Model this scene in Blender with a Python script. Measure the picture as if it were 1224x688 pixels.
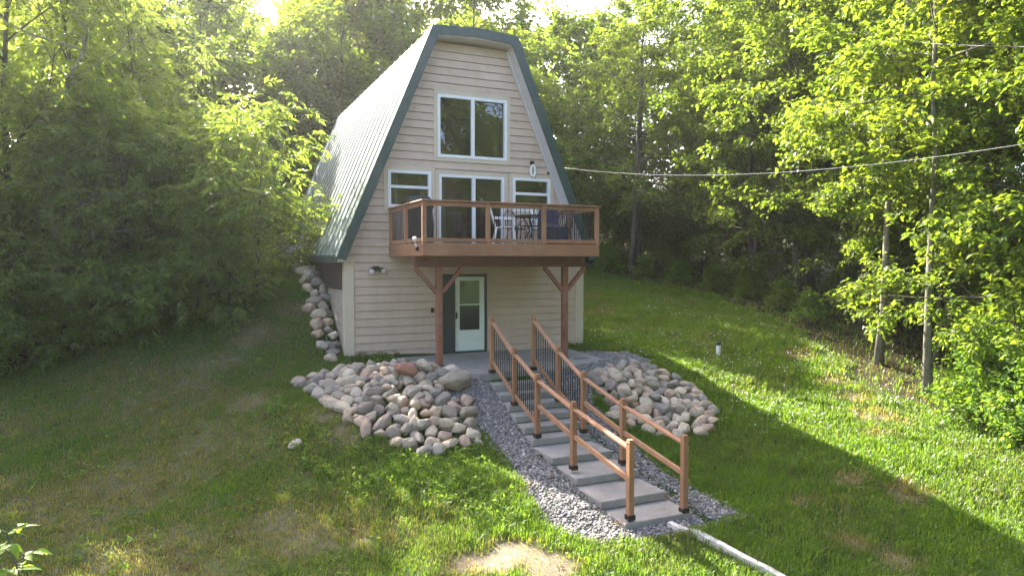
import bpy, bmesh, math, random
import numpy as np
from mathutils import Vector, Matrix, noise as mnoise

for o in list(bpy.data.objects): bpy.data.objects.remove(o)
S = bpy.context.scene
COL = S.collection
rnd = random.Random(7)
RNG = np.random.default_rng(7)

# ------------------------------------------------------------------ camera
CAM = Vector((-6.64, -17.22, 2.40))
F = 849.0
YAW = math.radians(24.6); PITCH = math.atan(31/F)
cd = bpy.data.cameras.new('camera'); cam = bpy.data.objects.new('camera', cd); COL.objects.link(cam)
cam.location = CAM
cam.rotation_euler = (math.pi/2-PITCH, 0, -YAW)
cd.sensor_width = 36; cd.lens = F/1224*36; cd.clip_end = 2000; cd.clip_start = .05
S.camera = cam
# ------------------------------------------------------------------ sky, sun, exposure
SUNV = Vector((.27, -1.3, -1.0))            # direction the light travels
W = bpy.data.worlds.new('World'); S.world = W; W.use_nodes = True
nt = W.node_tree; sky = nt.nodes.new('ShaderNodeTexSky'); sky.sky_type = 'NISHITA'; sky.sun_disc = False
EL = math.atan2(1, math.hypot(SUNV.x, SUNV.y)); sky.sun_elevation = EL
sky.sun_rotation = math.atan2(-SUNV.x, -SUNV.y)
sky.dust_density = 3.0; sky.ozone_density = .4; sky.air_density = .7
_m = nt.nodes.new('ShaderNodeMix'); _m.data_type = 'RGBA'; _m.blend_type = 'MULTIPLY'; _m.inputs[0].default_value = 1
_m.inputs[7].default_value = (1.0, .905, .85, 1); nt.links.new(sky.outputs[0], _m.inputs[6]); nt.links.new(_m.outputs[2], nt.nodes['Background'].inputs[0])
nt.nodes['Background'].inputs[1].default_value = .15
sl = bpy.data.lights.new('sun', 'SUN'); sl.energy = 4.2; sl.angle = math.radians(.55); sl.color = (1, .93, .80)
so = bpy.data.objects.new('sun', sl); COL.objects.link(so); so.rotation_euler = SUNV.to_track_quat('-Z', 'Y').to_euler()
S.view_settings.view_transform = 'Standard'; S.view_settings.look = 'None'
S.view_settings.exposure = 2.92; S.view_settings.gamma = 1; S.view_settings.use_curve_mapping = False
S.render.engine = 'CYCLES'
S.cycles.max_bounces = 8; S.cycles.transparent_max_bounces = 12

# ------------------------------------------------------------------ tags
def tag(o, label=None, cat=None, group=None, kind=None):
    if label: o['label'] = label
    if cat: o['category'] = cat
    if group: o['group'] = group
    if kind: o['kind'] = kind
    return o
def empty(name, loc, label, cat, group=None, rz=0):
    o = bpy.data.objects.new(name, None); COL.objects.link(o); o.location = loc; o.rotation_euler = (0, 0, rz)
    o.empty_display_size = .2
    return tag(o, label, cat, group)
def copy_tree(o, parent=None):
    c = o.copy(); COL.objects.link(c); c.parent = parent
    for ch in o.children:
        copy_tree(ch, c)
    return c
# ------------------------------------------------------------------ mesh helpers
class MB:
    def __init__(s): s.v = []; s.f = []
    def add(s, vs, fs):
        n = len(s.v); s.v += [tuple(v) for v in vs]; s.f += [tuple(i+n for i in f) for f in fs]; return s
    def box(s, a, b):
        x0, y0, z0 = a; x1, y1, z1 = b
        return s.add([(x0,y0,z0),(x1,y0,z0),(x1,y1,z0),(x0,y1,z0),(x0,y0,z1),(x1,y0,z1),(x1,y1,z1),(x0,y1,z1)],
                     [(3,2,1,0),(4,5,6,7),(0,1,5,4),(1,2,6,5),(2,3,7,6),(3,0,4,7)])
    def bar(s, p, q, w, h, up=(0,0,1)):
        # rectangular bar from p to q, w across, h along 'up'
        p = Vector(p); q = Vector(q); d = (q-p).normalized(); u = Vector(up)
        r = d.cross(u).normalized(); u = r.cross(d).normalized()
        o = [(-w/2,-h/2),(w/2,-h/2),(w/2,h/2),(-w/2,h/2)]
        vs = [p+r*a+u*b for a,b in o]+[q+r*a+u*b for a,b in o]
        return s.add(vs, [(0,1,2,3),(7,6,5,4),(0,4,5,1),(1,5,6,2),(2,6,7,3),(3,7,4,0)])
    def tube(s, pts, rad, n=8, cap=True):
        pts = [Vector(p) for p in pts]
        if not hasattr(rad, '__len__'): rad = [rad]*len(pts)
        b = len(s.v); t0 = None
        for i, p in enumerate(pts):
            d = (pts[min(i+1,len(pts)-1)]-pts[max(i-1,0)]).normalized()
            if t0 is None: t0 = d.orthogonal().normalized()
            t0 = (t0 - d*t0.dot(d)).normalized(); t1 = d.cross(t0)
            for k in range(n):
                a = 2*math.pi*k/n
                s.v.append(tuple(p+(t0*math.cos(a)+t1*math.sin(a))*rad[i]))
        for i in range(len(pts)-1):
            for k in range(n):
                k2 = (k+1) % n
                s.f.append((b+i*n+k, b+i*n+k2, b+(i+1)*n+k2, b+(i+1)*n+k))
        if cap:
            s.f.append(tuple(b+k for k in range(n-1,-1,-1))); e = b+(len(pts)-1)*n
            s.f.append(tuple(e+k for k in range(n)))
        return s
    def prism(s, poly, y0, y1):
        # polygon in (x,z) extruded along y
        n = len(poly)
        vs = [(x,y0,z) for x,z in poly]+[(x,y1,z) for x,z in poly]
        fs = [tuple(range(n)), tuple(range(2*n-1,n-1,-1))]
        for i in range(n):
            j = (i+1)%n; fs.append((i,i+n,j+n,j))
        return s.add(vs, fs)
    def lathe(s, prof, c=(0,0,0), n=20):
        b = len(s.v)
        for r,z in prof:
            for k in range(n):
                a = 2*math.pi*k/n; s.v.append((c[0]+r*math.cos(a), c[1]+r*math.sin(a), c[2]+z))
        for i in range(len(prof)-1):
            for k in range(n):
                k2=(k+1)%n; s.f.append((b+i*n+k,b+i*n+k2,b+(i+1)*n+k2,b+(i+1)*n+k))
        s.f.append(tuple(b+k for k in range(n-1,-1,-1))); e=b+(len(prof)-1)*n; s.f.append(tuple(e+k for k in range(n)))
        return s
    def build(s, name, m, parent=None, smooth=False, bevel=0, loc=None):
        me = bpy.data.meshes.new(name); me.from_pydata(s.v, [], s.f); me.update()
        bm = bmesh.new(); bm.from_mesh(me); bmesh.ops.recalc_face_normals(bm, faces=bm.faces)
        if bevel:
            bmesh.ops.bevel(bm, geom=[e for e in bm.edges if e.calc_face_angle(0)>.5], offset=bevel, segments=1, affect='EDGES', clamp_overlap=True)
        bm.to_mesh(me); bm.free()
        if smooth: me.shade_smooth()
        me.materials.append(m)
        o = bpy.data.objects.new(name, me); COL.objects.link(o)
        if loc is not None: o.location = loc
        if parent: o.parent = parent
        return o
def fast_mesh(name, V, Fc, attrs=None, smooth=False):
    """V (n,3) floats, Fc (m,k) ints"""
    me = bpy.data.meshes.new(name); m, k = Fc.shape
    me.vertices.add(len(V)); me.vertices.foreach_set('co', np.ascontiguousarray(V, dtype=np.float32).ravel())
    me.loops.add(m*k); me.loops.foreach_set('vertex_index', np.ascontiguousarray(Fc, dtype=np.int32).ravel())
    me.polygons.add(m); me.polygons.foreach_set('loop_start', np.arange(0, m*k, k, dtype=np.int32))
    me.update(calc_edges=True)
    if attrs:
        for nme, dom, arr in attrs:
            a = me.attributes.new(nme, 'FLOAT', dom); a.data.foreach_set('value', np.ascontiguousarray(arr, dtype=np.float32))
    if smooth: me.shade_smooth()
    return me
def link(name, me, m=None, parent=None, loc=None):
    if m: me.materials.append(m)
    o = bpy.data.objects.new(name, me); COL.objects.link(o)
    if parent: o.parent = parent
    if loc is not None: o.location = loc
    return o
# ------------------------------------------------------------------ materials
def mat(name):
    m = bpy.data.materials.new(name); m.use_nodes = True
    return m, m.node_tree, m.node_tree.nodes['Principled BSDF']
def N(nt, t, **k):
    n = nt.nodes.new(t)
    for a, v in k.items(): setattr(n, a, v)
    return n
def ramp(nt, src, stops, interp='LINEAR'):
    r = N(nt, 'ShaderNodeValToRGB'); r.color_ramp.interpolation = interp
    e = r.color_ramp.elements
    while len(e) < len(stops): e.new(.5)
    for el, (p, c) in zip(e, stops): el.position = p; el.color = (*c, 1) if len(c) == 3 else c
    nt.links.new(src, r.inputs[0]); return r.outputs[0]
def noise_tex(nt, scale, detail=4, rough=.6, coord='Object', vec_scale=None, dist=0):
    tc = N(nt, 'ShaderNodeTexCoord'); src = tc.outputs[coord]
    if vec_scale:
        mp = N(nt, 'ShaderNodeMapping'); mp.inputs['Scale'].default_value = vec_scale
        nt.links.new(src, mp.inputs[0]); src = mp.outputs[0]
    n = N(nt, 'ShaderNodeTexNoise'); n.inputs['Scale'].default_value = scale; n.inputs['Detail'].default_value = detail
    n.inputs['Roughness'].default_value = rough; n.inputs['Distortion'].default_value = dist
    nt.links.new(src, n.inputs['Vector']); return n.outputs[0]
def mixc(nt, fac, a, b, mode='MIX'):
    m = N(nt, 'ShaderNodeMix', data_type='RGBA', blend_type=mode)
    for sock, v in ((m.inputs[0], fac), (m.inputs[6], a), (m.inputs[7], b)):
        if hasattr(v, 'links') : nt.links.new(v, sock)
        elif isinstance(v, (int, float)): sock.default_value = v
        else: sock.default_value = (*v, 1)
    return m.outputs[2]
def bump(nt, p, h, strength=.3, dist=.02):
    b = N(nt, 'ShaderNodeBump'); b.inputs['Strength'].default_value = strength; b.inputs['Distance'].default_value = dist
    nt.links.new(h, b.inputs['Height']); nt.links.new(b.outputs[0], p.inputs['Normal'])
def simple(name, c, rough=.6, metal=0, var=.15, scale=6, bmp=0, vs=None, spec=.5):
    m, t, p = mat(name)
    n = noise_tex(t, scale, 5, .65, vec_scale=vs)
    lo = tuple(x*(1-var) for x in c); hi = tuple(min(1, x*(1+var)) for x in c)
    t.links.new(ramp(t, n, [(.3, lo), (.7, hi)]), p.inputs['Base Color'])
    p.inputs['Roughness'].default_value = rough; p.inputs['Metallic'].default_value = metal
    p.inputs['Specular IOR Level'].default_value = spec
    if bmp: bump(t, p, n, bmp, .01)
    return m
def wood(name, c, var=.3, grain=(2, 2, 30)):
    m, t, p = mat(name)
    oi = N(t, 'ShaderNodeObjectInfo')
    n = noise_tex(t, 3, 6, .7, vec_scale=grain, dist=.6); n2 = noise_tex(t, 1.7, 4, .6)
    base = ramp(t, n, [(.25, tuple(x*(1-var) for x in c)), (.55, c), (.8, tuple(x*(1+var*.7) for x in c))])
    wv = ramp(t, n2, [(.3, (.78, .78, .8)), (.7, (1.08, 1.04, 1.0))])
    c1 = mixc(t, 1, base, wv, 'MULTIPLY')
    rr = ramp(t, oi.outputs['Random'], [(0, (.85, .83, .82)), (1, (1.12, 1.1, 1.08))])
    kn = noise_tex(t, 1, 2, .4, vec_scale=tuple(5 if g > 5 else 1.6 for g in grain)); kd = ramp(t, kn, [(.70, (1, 1, 1)), (.76, (.42, .36, .32))])
    c2 = mixc(t, 1, mixc(t, 1, c1, rr, 'MULTIPLY'), kd, 'MULTIPLY')
    gw = noise_tex(t, 2.3, 5, .7); c2 = mixc(t, ramp(t, gw, [(.52, (0,)*3), (.75, (.45,)*3)]), c2, (.26, .21, .17))
    t.links.new(c2, p.inputs['Base Color'])
    p.inputs['Roughness'].default_value = .62; p.inputs['Specular IOR Level'].default_value = .35
    bump(t, p, n, .25, .006); return m
M = {}
M['wood_v'] = wood('cedar_post', (.335, .175, .095), grain=(14, 14, 1.2))
M['wood_x'] = wood('cedar_board', (.32, .158, .086), grain=(1.2, 14, 14))
M['wood_y'] = wood('cedar_rail', (.36, .19, .105), grain=(14, 1.2, 14))
M['beam'] = wood('stained_beam', (.20, .092, .064), grain=(1.2, 14, 14))
M['beam_v'] = wood('stained_post', (.265, .115, .072), grain=(14, 14, 1.2))
M['black'] = simple('black_metal', (.012, .012, .014), .4, .2, .2)
M['cap'] = simple('cap_metal', (.035, .026, .022), .45, .4, .3)
M['white'] = simple('white_vinyl', (.74, .74, .76), .4, 0, .06, 3)
M['soffit'] = simple('soffit', (.52, .51, .52), .5, 0, .08, 3)
M['door'] = simple('door_paint', (.68, .72, .65), .4, 0, .05, 2)
M['green'] = simple('green_trim', (.020, .050, .046), .42, .0, .25, 4)
M['dkgreen'] = simple('dark_green_panel', (.014, .030, .030), .5, .0, .25, 4)
M['eave_shade'] = simple('eave_shade_brown', (.055, .042, .036), .8, 0, .3, 5, .2, (1, .3, 3))  # dark brown that paints in the shade below the eave
M['weathered'] = simple('weathered_timber', (.50, .48, .44), .9, 0, .4, 9, .4)
M['curtain'] = simple('curtain_cloth', (.42, .40, .36), .9, 0, .1, 3)
M['plastic'] = simple('white_plastic', (.72, .72, .70), .45, 0, .06, 4)
M['navy'] = simple('navy_fabric', (.026, .028, .058), .9, 0, .3, 8, .2)
M['char'] = simple('charcoal_cover', (.018, .018, .022), .8, 0, .4, 5, .3)
M['inside'] = simple('interior_wall', (.20, .15, .10), .9, 0, .2, 2)
M['pipe'] = simple('pipe_pvc', (.62, .66, .60), .5, 0, .15, 5)
M['cable'] = simple('cable_sheath', (.40, .40, .37), .6, 0, .2, 3)

# siding: warm tan paint, slight per-area wear
m, t, p = mat('tan_siding')
n = noise_tex(t, 1.2, 5, .6, vec_scale=(.5, 1, 1)); n2 = noise_tex(t, 18, 4, .6, vec_scale=(.15, 1, 1.2))
a = ramp(t, n, [(.3, (.495, .372, .285)), (.7, (.575, .44, .35))])
b = ramp(t, n2, [(.3, (.93, .93, .93)), (.7, (1.04, 1.04, 1.04))])
sep = N(t, 'ShaderNodeSeparateXYZ'); tcs = N(t, 'ShaderNodeTexCoord'); t.links.new(tcs.outputs['Object'], sep.inputs[0])
fl_ = N(t, 'ShaderNodeMath', operation='SNAP'); fl_.inputs[1].default_value = .197; add_ = N(t, 'ShaderNodeMath', operation='SUBTRACT'); add_.inputs[1].default_value = .02
t.links.new(sep.outputs['Z'], add_.inputs[0]); t.links.new(add_.outputs[0], fl_.inputs[0])
fx = N(t, 'ShaderNodeMath', operation='MULTIPLY_ADD'); fx.inputs[1].default_value = 3.7; t.links.new(fl_.outputs[0], fx.inputs[0]); t.links.new(sep.outputs['X'], fx.inputs[2])
sn = N(t, 'ShaderNodeMath', operation='SNAP'); sn.inputs[1].default_value = 2.9; t.links.new(fx.outputs[0], sn.inputs[0])
cmb = N(t, 'ShaderNodeCombineXYZ'); t.links.new(sn.outputs[0], cmb.inputs[0]); t.links.new(fl_.outputs[0], cmb.inputs[2])
wn = N(t, 'ShaderNodeTexWhiteNoise', noise_dimensions='3D'); t.links.new(cmb.outputs[0], wn.inputs['Vector'])
bt = ramp(t, wn.outputs['Value'], [(0, (.965, .96, .955)), (1, (1.025, 1.025, 1.03))])
jm = N(t, 'ShaderNodeMath', operation='PINGPONG'); jm.inputs[1].default_value = 1.45; t.links.new(fx.outputs[0], jm.inputs[0])
jl = ramp(t, jm.outputs[0], [(0, (.78, .76, .74)), (.003, (.85, .83, .81)), (.004, (1, 1, 1))])
stn = noise_tex(t, 4, 5, .65, vec_scale=(.8, 1, .35)); st_ = ramp(t, stn, [(.30, (.90, .885, .865)), (.58, (1, 1, 1))])
c_ = mixc(t, 1, mixc(t, 1, a, b, 'MULTIPLY'), bt, 'MULTIPLY'); c_ = mixc(t, 1, c_, jl, 'MULTIPLY'); c_ = mixc(t, 1, c_, st_, 'MULTIPLY')
t.links.new(c_, p.inputs['Base Color']); p.inputs['Roughness'].default_value = .6
bump(t, p, n2, .15, .004); M['siding'] = m
M['board'] = simple('tan_trim', (.56, .46, .35), .6, 0, .06, 2)
# concrete block wall
m, t, p = mat('block_wall')
tc = N(t, 'ShaderNodeTexCoord'); mp = N(t, 'ShaderNodeMapping'); mp.inputs['Rotation'].default_value = (math.radians(90), 0, math.radians(90))
sx = N(t, 'ShaderNodeSeparateXYZ'); cx = N(t, 'ShaderNodeCombineXYZ'); t.links.new(tc.outputs['Object'], sx.inputs[0])
t.links.new(sx.outputs['Y'], cx.inputs['X']); t.links.new(sx.outputs['Z'], cx.inputs['Y'])
br = N(t, 'ShaderNodeTexBrick'); br.inputs['Scale'].default_value = 1; br.inputs['Brick Width'].default_value = .4; br.inputs['Row Height'].default_value = .2
br.inputs['Mortar Size'].default_value = .006; br.inputs['Color1'].default_value = (.42, .36, .29, 1); br.inputs['Color2'].default_value = (.36, .30, .25, 1); br.inputs['Mortar'].default_value = (.50, .46, .40, 1)
t.links.new(cx.outputs[0], br.inputs['Vector']); nz = noise_tex(t, 7, 6, .7)
t.links.new(mixc(t, 1, br.outputs[0], ramp(t, nz, [(.3, (.7, .7, .7)), (.7, (1.1, 1.1, 1.1))]), 'MULTIPLY'), p.inputs['Base Color'])
p.inputs['Roughness'].default_value = .9; bump(t, p, br.outputs['Fac'], -.4, .01); M['block'] = m
# metal roof
m, t, p = mat('green_metal_roof')
n = noise_tex(t, .9, 5, .6, vec_scale=(1, .4, 1)); n2 = noise_tex(t, 30, 3, .5, vec_scale=(1, 3, 1))
t.links.new(ramp(t, n, [(.3, (.115, .155, .128)), (.7, (.175, .21, .182))]), p.inputs['Base Color'])
t.links.new(ramp(t, n, [(.3, (.40,)*3), (.7, (.52,)*3)]), p.inputs['Roughness'])
p.inputs['Metallic'].default_value = .15; p.inputs['Specular IOR Level'].default_value = .8
p.inputs['Coat Weight'].default_value = .6; p.inputs['Coat Roughness'].default_value = .38
M['roof'] = m
# glass: clear pane with a mirror share (Fresnel)
m = bpy.data.materials.new('window_glass'); m.use_nodes = True; t = m.node_tree
for n in list(t.nodes): t.nodes.remove(n)
o = N(t, 'ShaderNodeOutputMaterial'); mx = N(t, 'ShaderNodeMixShader'); g = N(t, 'ShaderNodeBsdfGlossy'); tr = N(t, 'ShaderNodeBsdfTransparent'); fr = N(t, 'ShaderNodeFresnel')
fr.inputs['IOR'].default_value = 1.66; g.inputs['Roughness'].default_value = .01; g.inputs['Color'].default_value = (.95, .97, 1, 1); tr.inputs['Color'].default_value = (.55, .58, .60, 1)
wv = noise_tex(t, 1.5, 2, .5); bp = N(t, 'ShaderNodeBump'); bp.inputs['Strength'].default_value = .05; bp.inputs['Distance'].default_value = .02
t.links.new(wv, bp.inputs['Height']); t.links.new(bp.outputs[0], g.inputs['Normal'])
t.links.new(fr.outputs[0], mx.inputs[0]); t.links.new(tr.outputs[0], mx.inputs[1]); t.links.new(g.outputs[0], mx.inputs[2]); t.links.new(mx.outputs[0], o.inputs[0])
M['glass'] = m
# concrete
m, t, p = mat('concrete')
oi = N(t, 'ShaderNodeObjectInfo'); n = noise_tex(t, 2.2, 6, .7); n2 = noise_tex(t, 60, 3, .6)
a = ramp(t, n, [(.25, (.15, .14, .122)), (.45, (.25, .236, .212)), (.6, (.295, .28, .255)), (.78, (.35, .333, .305))])
t.links.new(mixc(t, 1, a, ramp(t, n2, [(.3, (.85,)*3), (.7, (1.1,)*3)]), 'MULTIPLY'), p.inputs['Base Color'])
p.inputs['Roughness'].default_value = .88; bump(t, p, n2, .3, .006); M['concrete'] = m
# field stones: colour by object
m, t, p = mat('field_stone')
oi = N(t, 'ShaderNodeObjectInfo'); n = noise_tex(t, 3.5, 7, .7); n2 = noise_tex(t, 26, 5, .7)
pal = ramp(t, oi.outputs['Random'], [(0, (.27, .245, .21)), (.16, (.40, .355, .29)), (.3, (.20, .198, .188)), (.44, (.41, .34, .275)), (.56, (.32, .30, .275)), (.68, (.46, .42, .35)), (.8, (.24, .215, .195)), (.88, (.34, .265, .22)), (.95, (.50, .47, .42))], 'CONSTANT')
pal = mixc(t, 1, pal, (1.08, .99, .87), 'MULTIPLY')
a = mixc(t, 1, pal, ramp(t, n, [(.25, (.62,)*3), (.5, (1,)*3), (.78, (1.22,)*3)]), 'MULTIPLY')
t.links.new(mixc(t, 1, a, ramp(t, n2, [(.3, (.78,)*3), (.7, (1.15,)*3)]), 'MULTIPLY'), p.inputs['Base Color'])
p.inputs['Roughness'].default_value = .85; bump(t, p, n2, .45, .015); M['stone'] = m
m, t, p = mat('red_field_stone'); n = noise_tex(t, 5, 7, .7)
t.links.new(ramp(t, n, [(.3, (.27, .12, .085)), (.7, (.40, .20, .15))]), p.inputs['Base Color']); p.inputs['Roughness'].default_value = .85; bump(t, p, n, .4, .015); M['redstone'] = m
# gravel chips
def attr(t, nme):
    a = N(t, 'ShaderNodeAttribute', attribute_name=nme); return a.outputs['Fac']
m, t, p = mat('gravel_chips')
t.links.new(ramp(t, attr(t, 'var'), [(0, (.085, .082, .080)), (.35, (.165, .158, .15)), (.6, (.23, .215, .198)), (.8, (.30, .285, .265)), (1, (.42, .40, .37))]), p.inputs['Base Color'])
p.inputs['Roughness'].default_value = .75; M['chips'] = m
m, t, p = mat('gravel_bed'); n = noise_tex(t, 40, 4, .7)
t.links.new(ramp(t, n, [(.3, (.07, .07, .075)), (.7, (.20, .20, .205))]), p.inputs['Base Color']); p.inputs['Roughness'].default_value = .9; bump(t, p, n, .6, .02); M['gravelbed'] = m
# bark
def bark(name, lo, hi):
    m, t, p = mat(name); n = noise_tex(t, 5, 6, .7, vec_scale=(3, 3, .7)); n2 = noise_tex(t, 1.1, 4, .6)
    c = mixc(t, 1, ramp(t, n, [(.32, lo), (.66, hi)]), ramp(t, n2, [(.35, (.65, .7, .6)), (.65, (1.15, 1.12, 1.1))]), 'MULTIPLY')
    t.links.new(c, p.inputs['Base Color']); p.inputs['Roughness'].default_value = .9; bump(t, p, n, .6, .03); return m
M['bark'] = bark('bark', (.05, .042, .035), (.16, .14, .115))
M['midbark'] = bark('grey_bark', (.085, .075, .062), (.27, .25, .215))
M['palebark'] = bark('pale_bark', (.16, .15, .135), (.36, .35, .32))
# leaves
def leafmat(name, dark, mid, light, trans=.56, gloss=.055):
    m = bpy.data.materials.new(name); m.use_nodes = True; t = m.node_tree
    for n in list(t.nodes): t.nodes.remove(n)
    o = N(t, 'ShaderNodeOutputMaterial'); oi = N(t, 'ShaderNodeObjectInfo')
    c = ramp(t, attr(t, 'var'), [(0, dark), (.5, mid), (1, light)])
    c = mixc(t, 1, c, ramp(t, oi.outputs['Random'], [(0, (.82, .86, .80)), (.5, (1, 1, 1)), (1, (1.12, 1.06, .85))]), 'MULTIPLY')
    d = N(t, 'ShaderNodeBsdfDiffuse'); tr = N(t, 'ShaderNodeBsdfTranslucent'); g = N(t, 'ShaderNodeBsdfGlossy'); g.inputs['Roughness'].default_value = .45
    tc_ = mixc(t, 1, c, (2.95, 2.75, .85), 'MULTIPLY')
    m1 = N(t, 'ShaderNodeMixShader'); m1.inputs[0].default_value = trans; m2 = N(t, 'ShaderNodeMixShader')
    fr = N(t, 'ShaderNodeFresnel'); fr.inputs['IOR'].default_value = 1.35; mul = N(t, 'ShaderNodeMath', operation='MULTIPLY'); mul.inputs[1].default_value = gloss*4
    t.links.new(fr.outputs[0], mul.inputs[0]); t.links.new(mul.outputs[0], m2.inputs[0])
    t.links.new(c, d.inputs[0]); t.links.new(tc_, tr.inputs[0])
    t.links.new(d.outputs[0], m1.inputs[1]); t.links.new(tr.outputs[0], m1.inputs[2]); t.links.new(m1.outputs[0], m2.inputs[1]); t.links.new(g.outputs[0], m2.inputs[2]); t.links.new(m2.outputs[0], o.inputs[0])
    return m
M['maple'] = leafmat('maple_leaves', (.055, .092, .020), (.090, .138, .030), (.13, .18, .042))
M['ash'] = leafmat('ash_leaves', (.075, .115, .038), (.11, .16, .052), (.155, .20, .068), .55)
M['young'] = leafmat('young_leaves', (.06, .12, .028), (.10, .175, .036), (.15, .23, .05))
M['blade'] = leafmat('grass_blades', (.140, .132, .084), (.058, .118, .025), (.105, .180, .028), .5, .015)
M['deadleaf'] = leafmat('dead_leaves', (.075, .05, .03), (.14, .095, .055), (.22, .16, .10), .15, .03)
M['petal'] = simple('clover_petals', (.75, .75, .72), .7, 0, .05)
# ground
m, t, p = mat('soil_and_turf')
n = noise_tex(t, .55, 6, .65); n2 = noise_tex(t, 9, 6, .7); n3 = noise_tex(t, 45, 4, .7)
turf = ramp(t, n2, [(.3, (.024, .045, .011)), (.55, (.045, .078, .018)), (.75, (.075, .085, .03))])
soil = ramp(t, n2, [(.3, (.13, .105, .072)), (.6, (.23, .185, .13)), (.8, (.31, .265, .20))])
litter = ramp(t, n2, [(.3, (.026, .022, .013)), (.55, (.058, .046, .028)), (.75, (.09, .07, .042))])
c = mixc(t, attr(t, 'dirt'), turf, soil); c = mixc(t, attr(t, 'litter'), c, litter)
c = mixc(t, 1, c, ramp(t, n3, [(.3, (.7,)*3), (.7, (1.2,)*3)]), 'MULTIPLY')
t.links.new(c, p.inputs['Base Color']); p.inputs['Roughness'].default_value = .95; p.inputs['Specular IOR Level'].default_value = .1
bump(t, p, n3, .5, .03); M['ground'] = m

# ------------------------------------------------------------------ terrain
CP = np.array([
 (-3.2,-.1,.05),(0,-.1,.0),(3.4,-.1,.05),(-2.8,-2.2,.03),(0,-2.2,.0),(2.4,-2.6,.03),(-.3,-3.3,-.02),(-.3,-4.5,-.48),(-.3,-5.55,-.92),(-.3,-6.9,-1.14),(-.3,-8.6,-1.42),
 (-1.5,-3.4,-.15),(-2.6,-3.6,-.35),(-2.9,-5.1,-.98),(-1.8,-5.1,-.95),(-3.8,-4.2,-.62),(-4.4,-1.8,-.22),(-3.9,-.2,.18),(-1.9,-6.6,-1.15),(-2.2,-8.3,-1.42),(-1.2,-9,-1.5),
 (-4.2,.8,.75),(-3.6,1.5,1.1),(-3.6,2.4,1.75),(-3.6,3.7,2.1),(-3.6,8,2.25),(-3.6,12,2.4),(-5,0,.12),(-5,2,1.05),(-5,4,1.85),(-5.2,7,2.2),(-7,3,.9),(-8,7,1.6),(-6.5,-1,-.35),(-6.5,-3.5,-.9),(-5,-6,-1.25),(-4,-7,-1.38),
 (-10,0,-.55),(-10,4,.1),(-10,-5,-1.2),(-15,0,-.6),(-15,-6,-1.3),(-12,8,1.0),(-16,10,1),(-7,-8,-1.5),
 (-6.6,-12,-1.95),(-3,-11,-1.8),(0,-11,-1.75),(4,-11,-1.6),(-6.6,-17,-2.5),(2,-17,-2.4),(-15,-15,-2.2),
 (3.8,0,.12),(3.8,4,.7),(4,8,1.4),(4,12,2.0),(3.4,-2.9,-.05),(3.7,-4.6,-.5),(2.9,-6,-.95),(1.9,-5.8,-1.0),(1.2,-5.3,-.85),(1.0,-8.9,-1.46),(1.3,-3.6,-.1),
 (6,-2.5,-.1),(6,-6,-.72),(5.7,-7.7,-.88),(4,-9,-1.25),(9,-2,.3),(8,3,.8),(11.8,4.6,1.2),(10,12,2.1),(14,-6,-.4),(16,6,1.2),(18,14,2),(8,-12,-1.5),(16,-14,-1.4),
 (0,20,2.7),(-8,20,2.6),(10,22,2.9),(-18,20,2.2),(22,22,2.8),(24,0,.6)])
def tps_fit(cp, lam=.02):
    n = len(cp); P = cp[:, :2]; r = np.linalg.norm(P[:,None]-P[None], axis=2)
    K = np.where(r>0, r*r*np.log(np.maximum(r,1e-9)), 0)+lam*np.eye(n)
    A = np.zeros((n+3,n+3)); A[:n,:n]=K; A[:n,n]=1; A[:n,n+1:]=P; A[n,:n]=1; A[n+1:,:n]=P.T
    return np.linalg.solve(A, np.r_[cp[:,2], 0,0,0])
TW = tps_fit(CP)
def sstep(a, b, x): t = np.clip((x-a)/(b-a), 0, 1); return t*t*(3-2*t)
def h_raw(x, y):
    x = np.asarray(x, float); y = np.asarray(y, float); sh = x.shape; x = x.ravel(); y = y.ravel(); out = np.empty(len(x))
    for i in range(0, len(x), 100000):
        X = x[i:i+100000]; Y = y[i:i+100000]
        r2 = (X[:,None]-CP[:,0])**2+(Y[:,None]-CP[:,1])**2
        K = .5*r2*np.log(np.maximum(r2,1e-12))
        z = K@TW[:len(CP)]+TW[-3]+TW[-2]*X+TW[-1]*Y
        far = np.clip(.1*Y+.4, -3.2, 6)
        k = sstep(17, 30, np.hypot(X-1, Y-2)); out[i:i+100000] = z*(1-k)+far*k
    return out.reshape(sh)
def wob(x, y, s=1.0):
    return (np.sin(x*1.7*s+1.3*np.sin(y*.9*s))+np.sin(y*2.1*s+1.1*np.sin(x*1.3*s)+2)+.5*np.sin(x*4.3*s+y*3.1*s)+.5*np.sin(x*-3.7*s+y*5.3*s+1))/3
GX0, GX1, GY0, GY1, GD = -34., 36., -26., 40., .1
gx = np.arange(GX0, GX1+GD/2, GD); gy = np.arange(GY0, GY1+GD/2, GD)
coarse = np.arange(0, 1)
_gx, _gy = np.meshgrid(gx[::2], gy[::2]); _h2 = h_raw(_gx, _gy)
HG = np.empty((len(gy), len(gx)))
tmp = np.empty((len(gy[::2]), len(gx)))
for i in range(len(gy[::2])): tmp[i] = np.interp(gx, gx[::2], _h2[i])
for j in range(len(gx)): HG[:, j] = np.interp(gy, gy[::2], tmp[:, j])
GXX, GYY = np.meshgrid(gx, gy)
def inpoly(x, y, poly):
    x = np.asarray(x); y = np.asarray(y); r = np.zeros(x.shape, bool); n = len(poly)
    for i in range(n):
        x0,y0 = poly[i]; x1,y1 = poly[(i+1)%n]
        c = ((y0>y)!=(y1>y)) & (x < (x1-x0)*(y-y0)/((y1-y0)+1e-12)+x0); r ^= c
    return r
ROCK_L = [(-4.55,-1.5),(-3.4,-1.2),(-2.2,-1.75),(-1.45,-2.8),(-1.45,-4.0),(-1.75,-5.15),(-2.9,-5.25),(-3.9,-4.3)]
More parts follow.
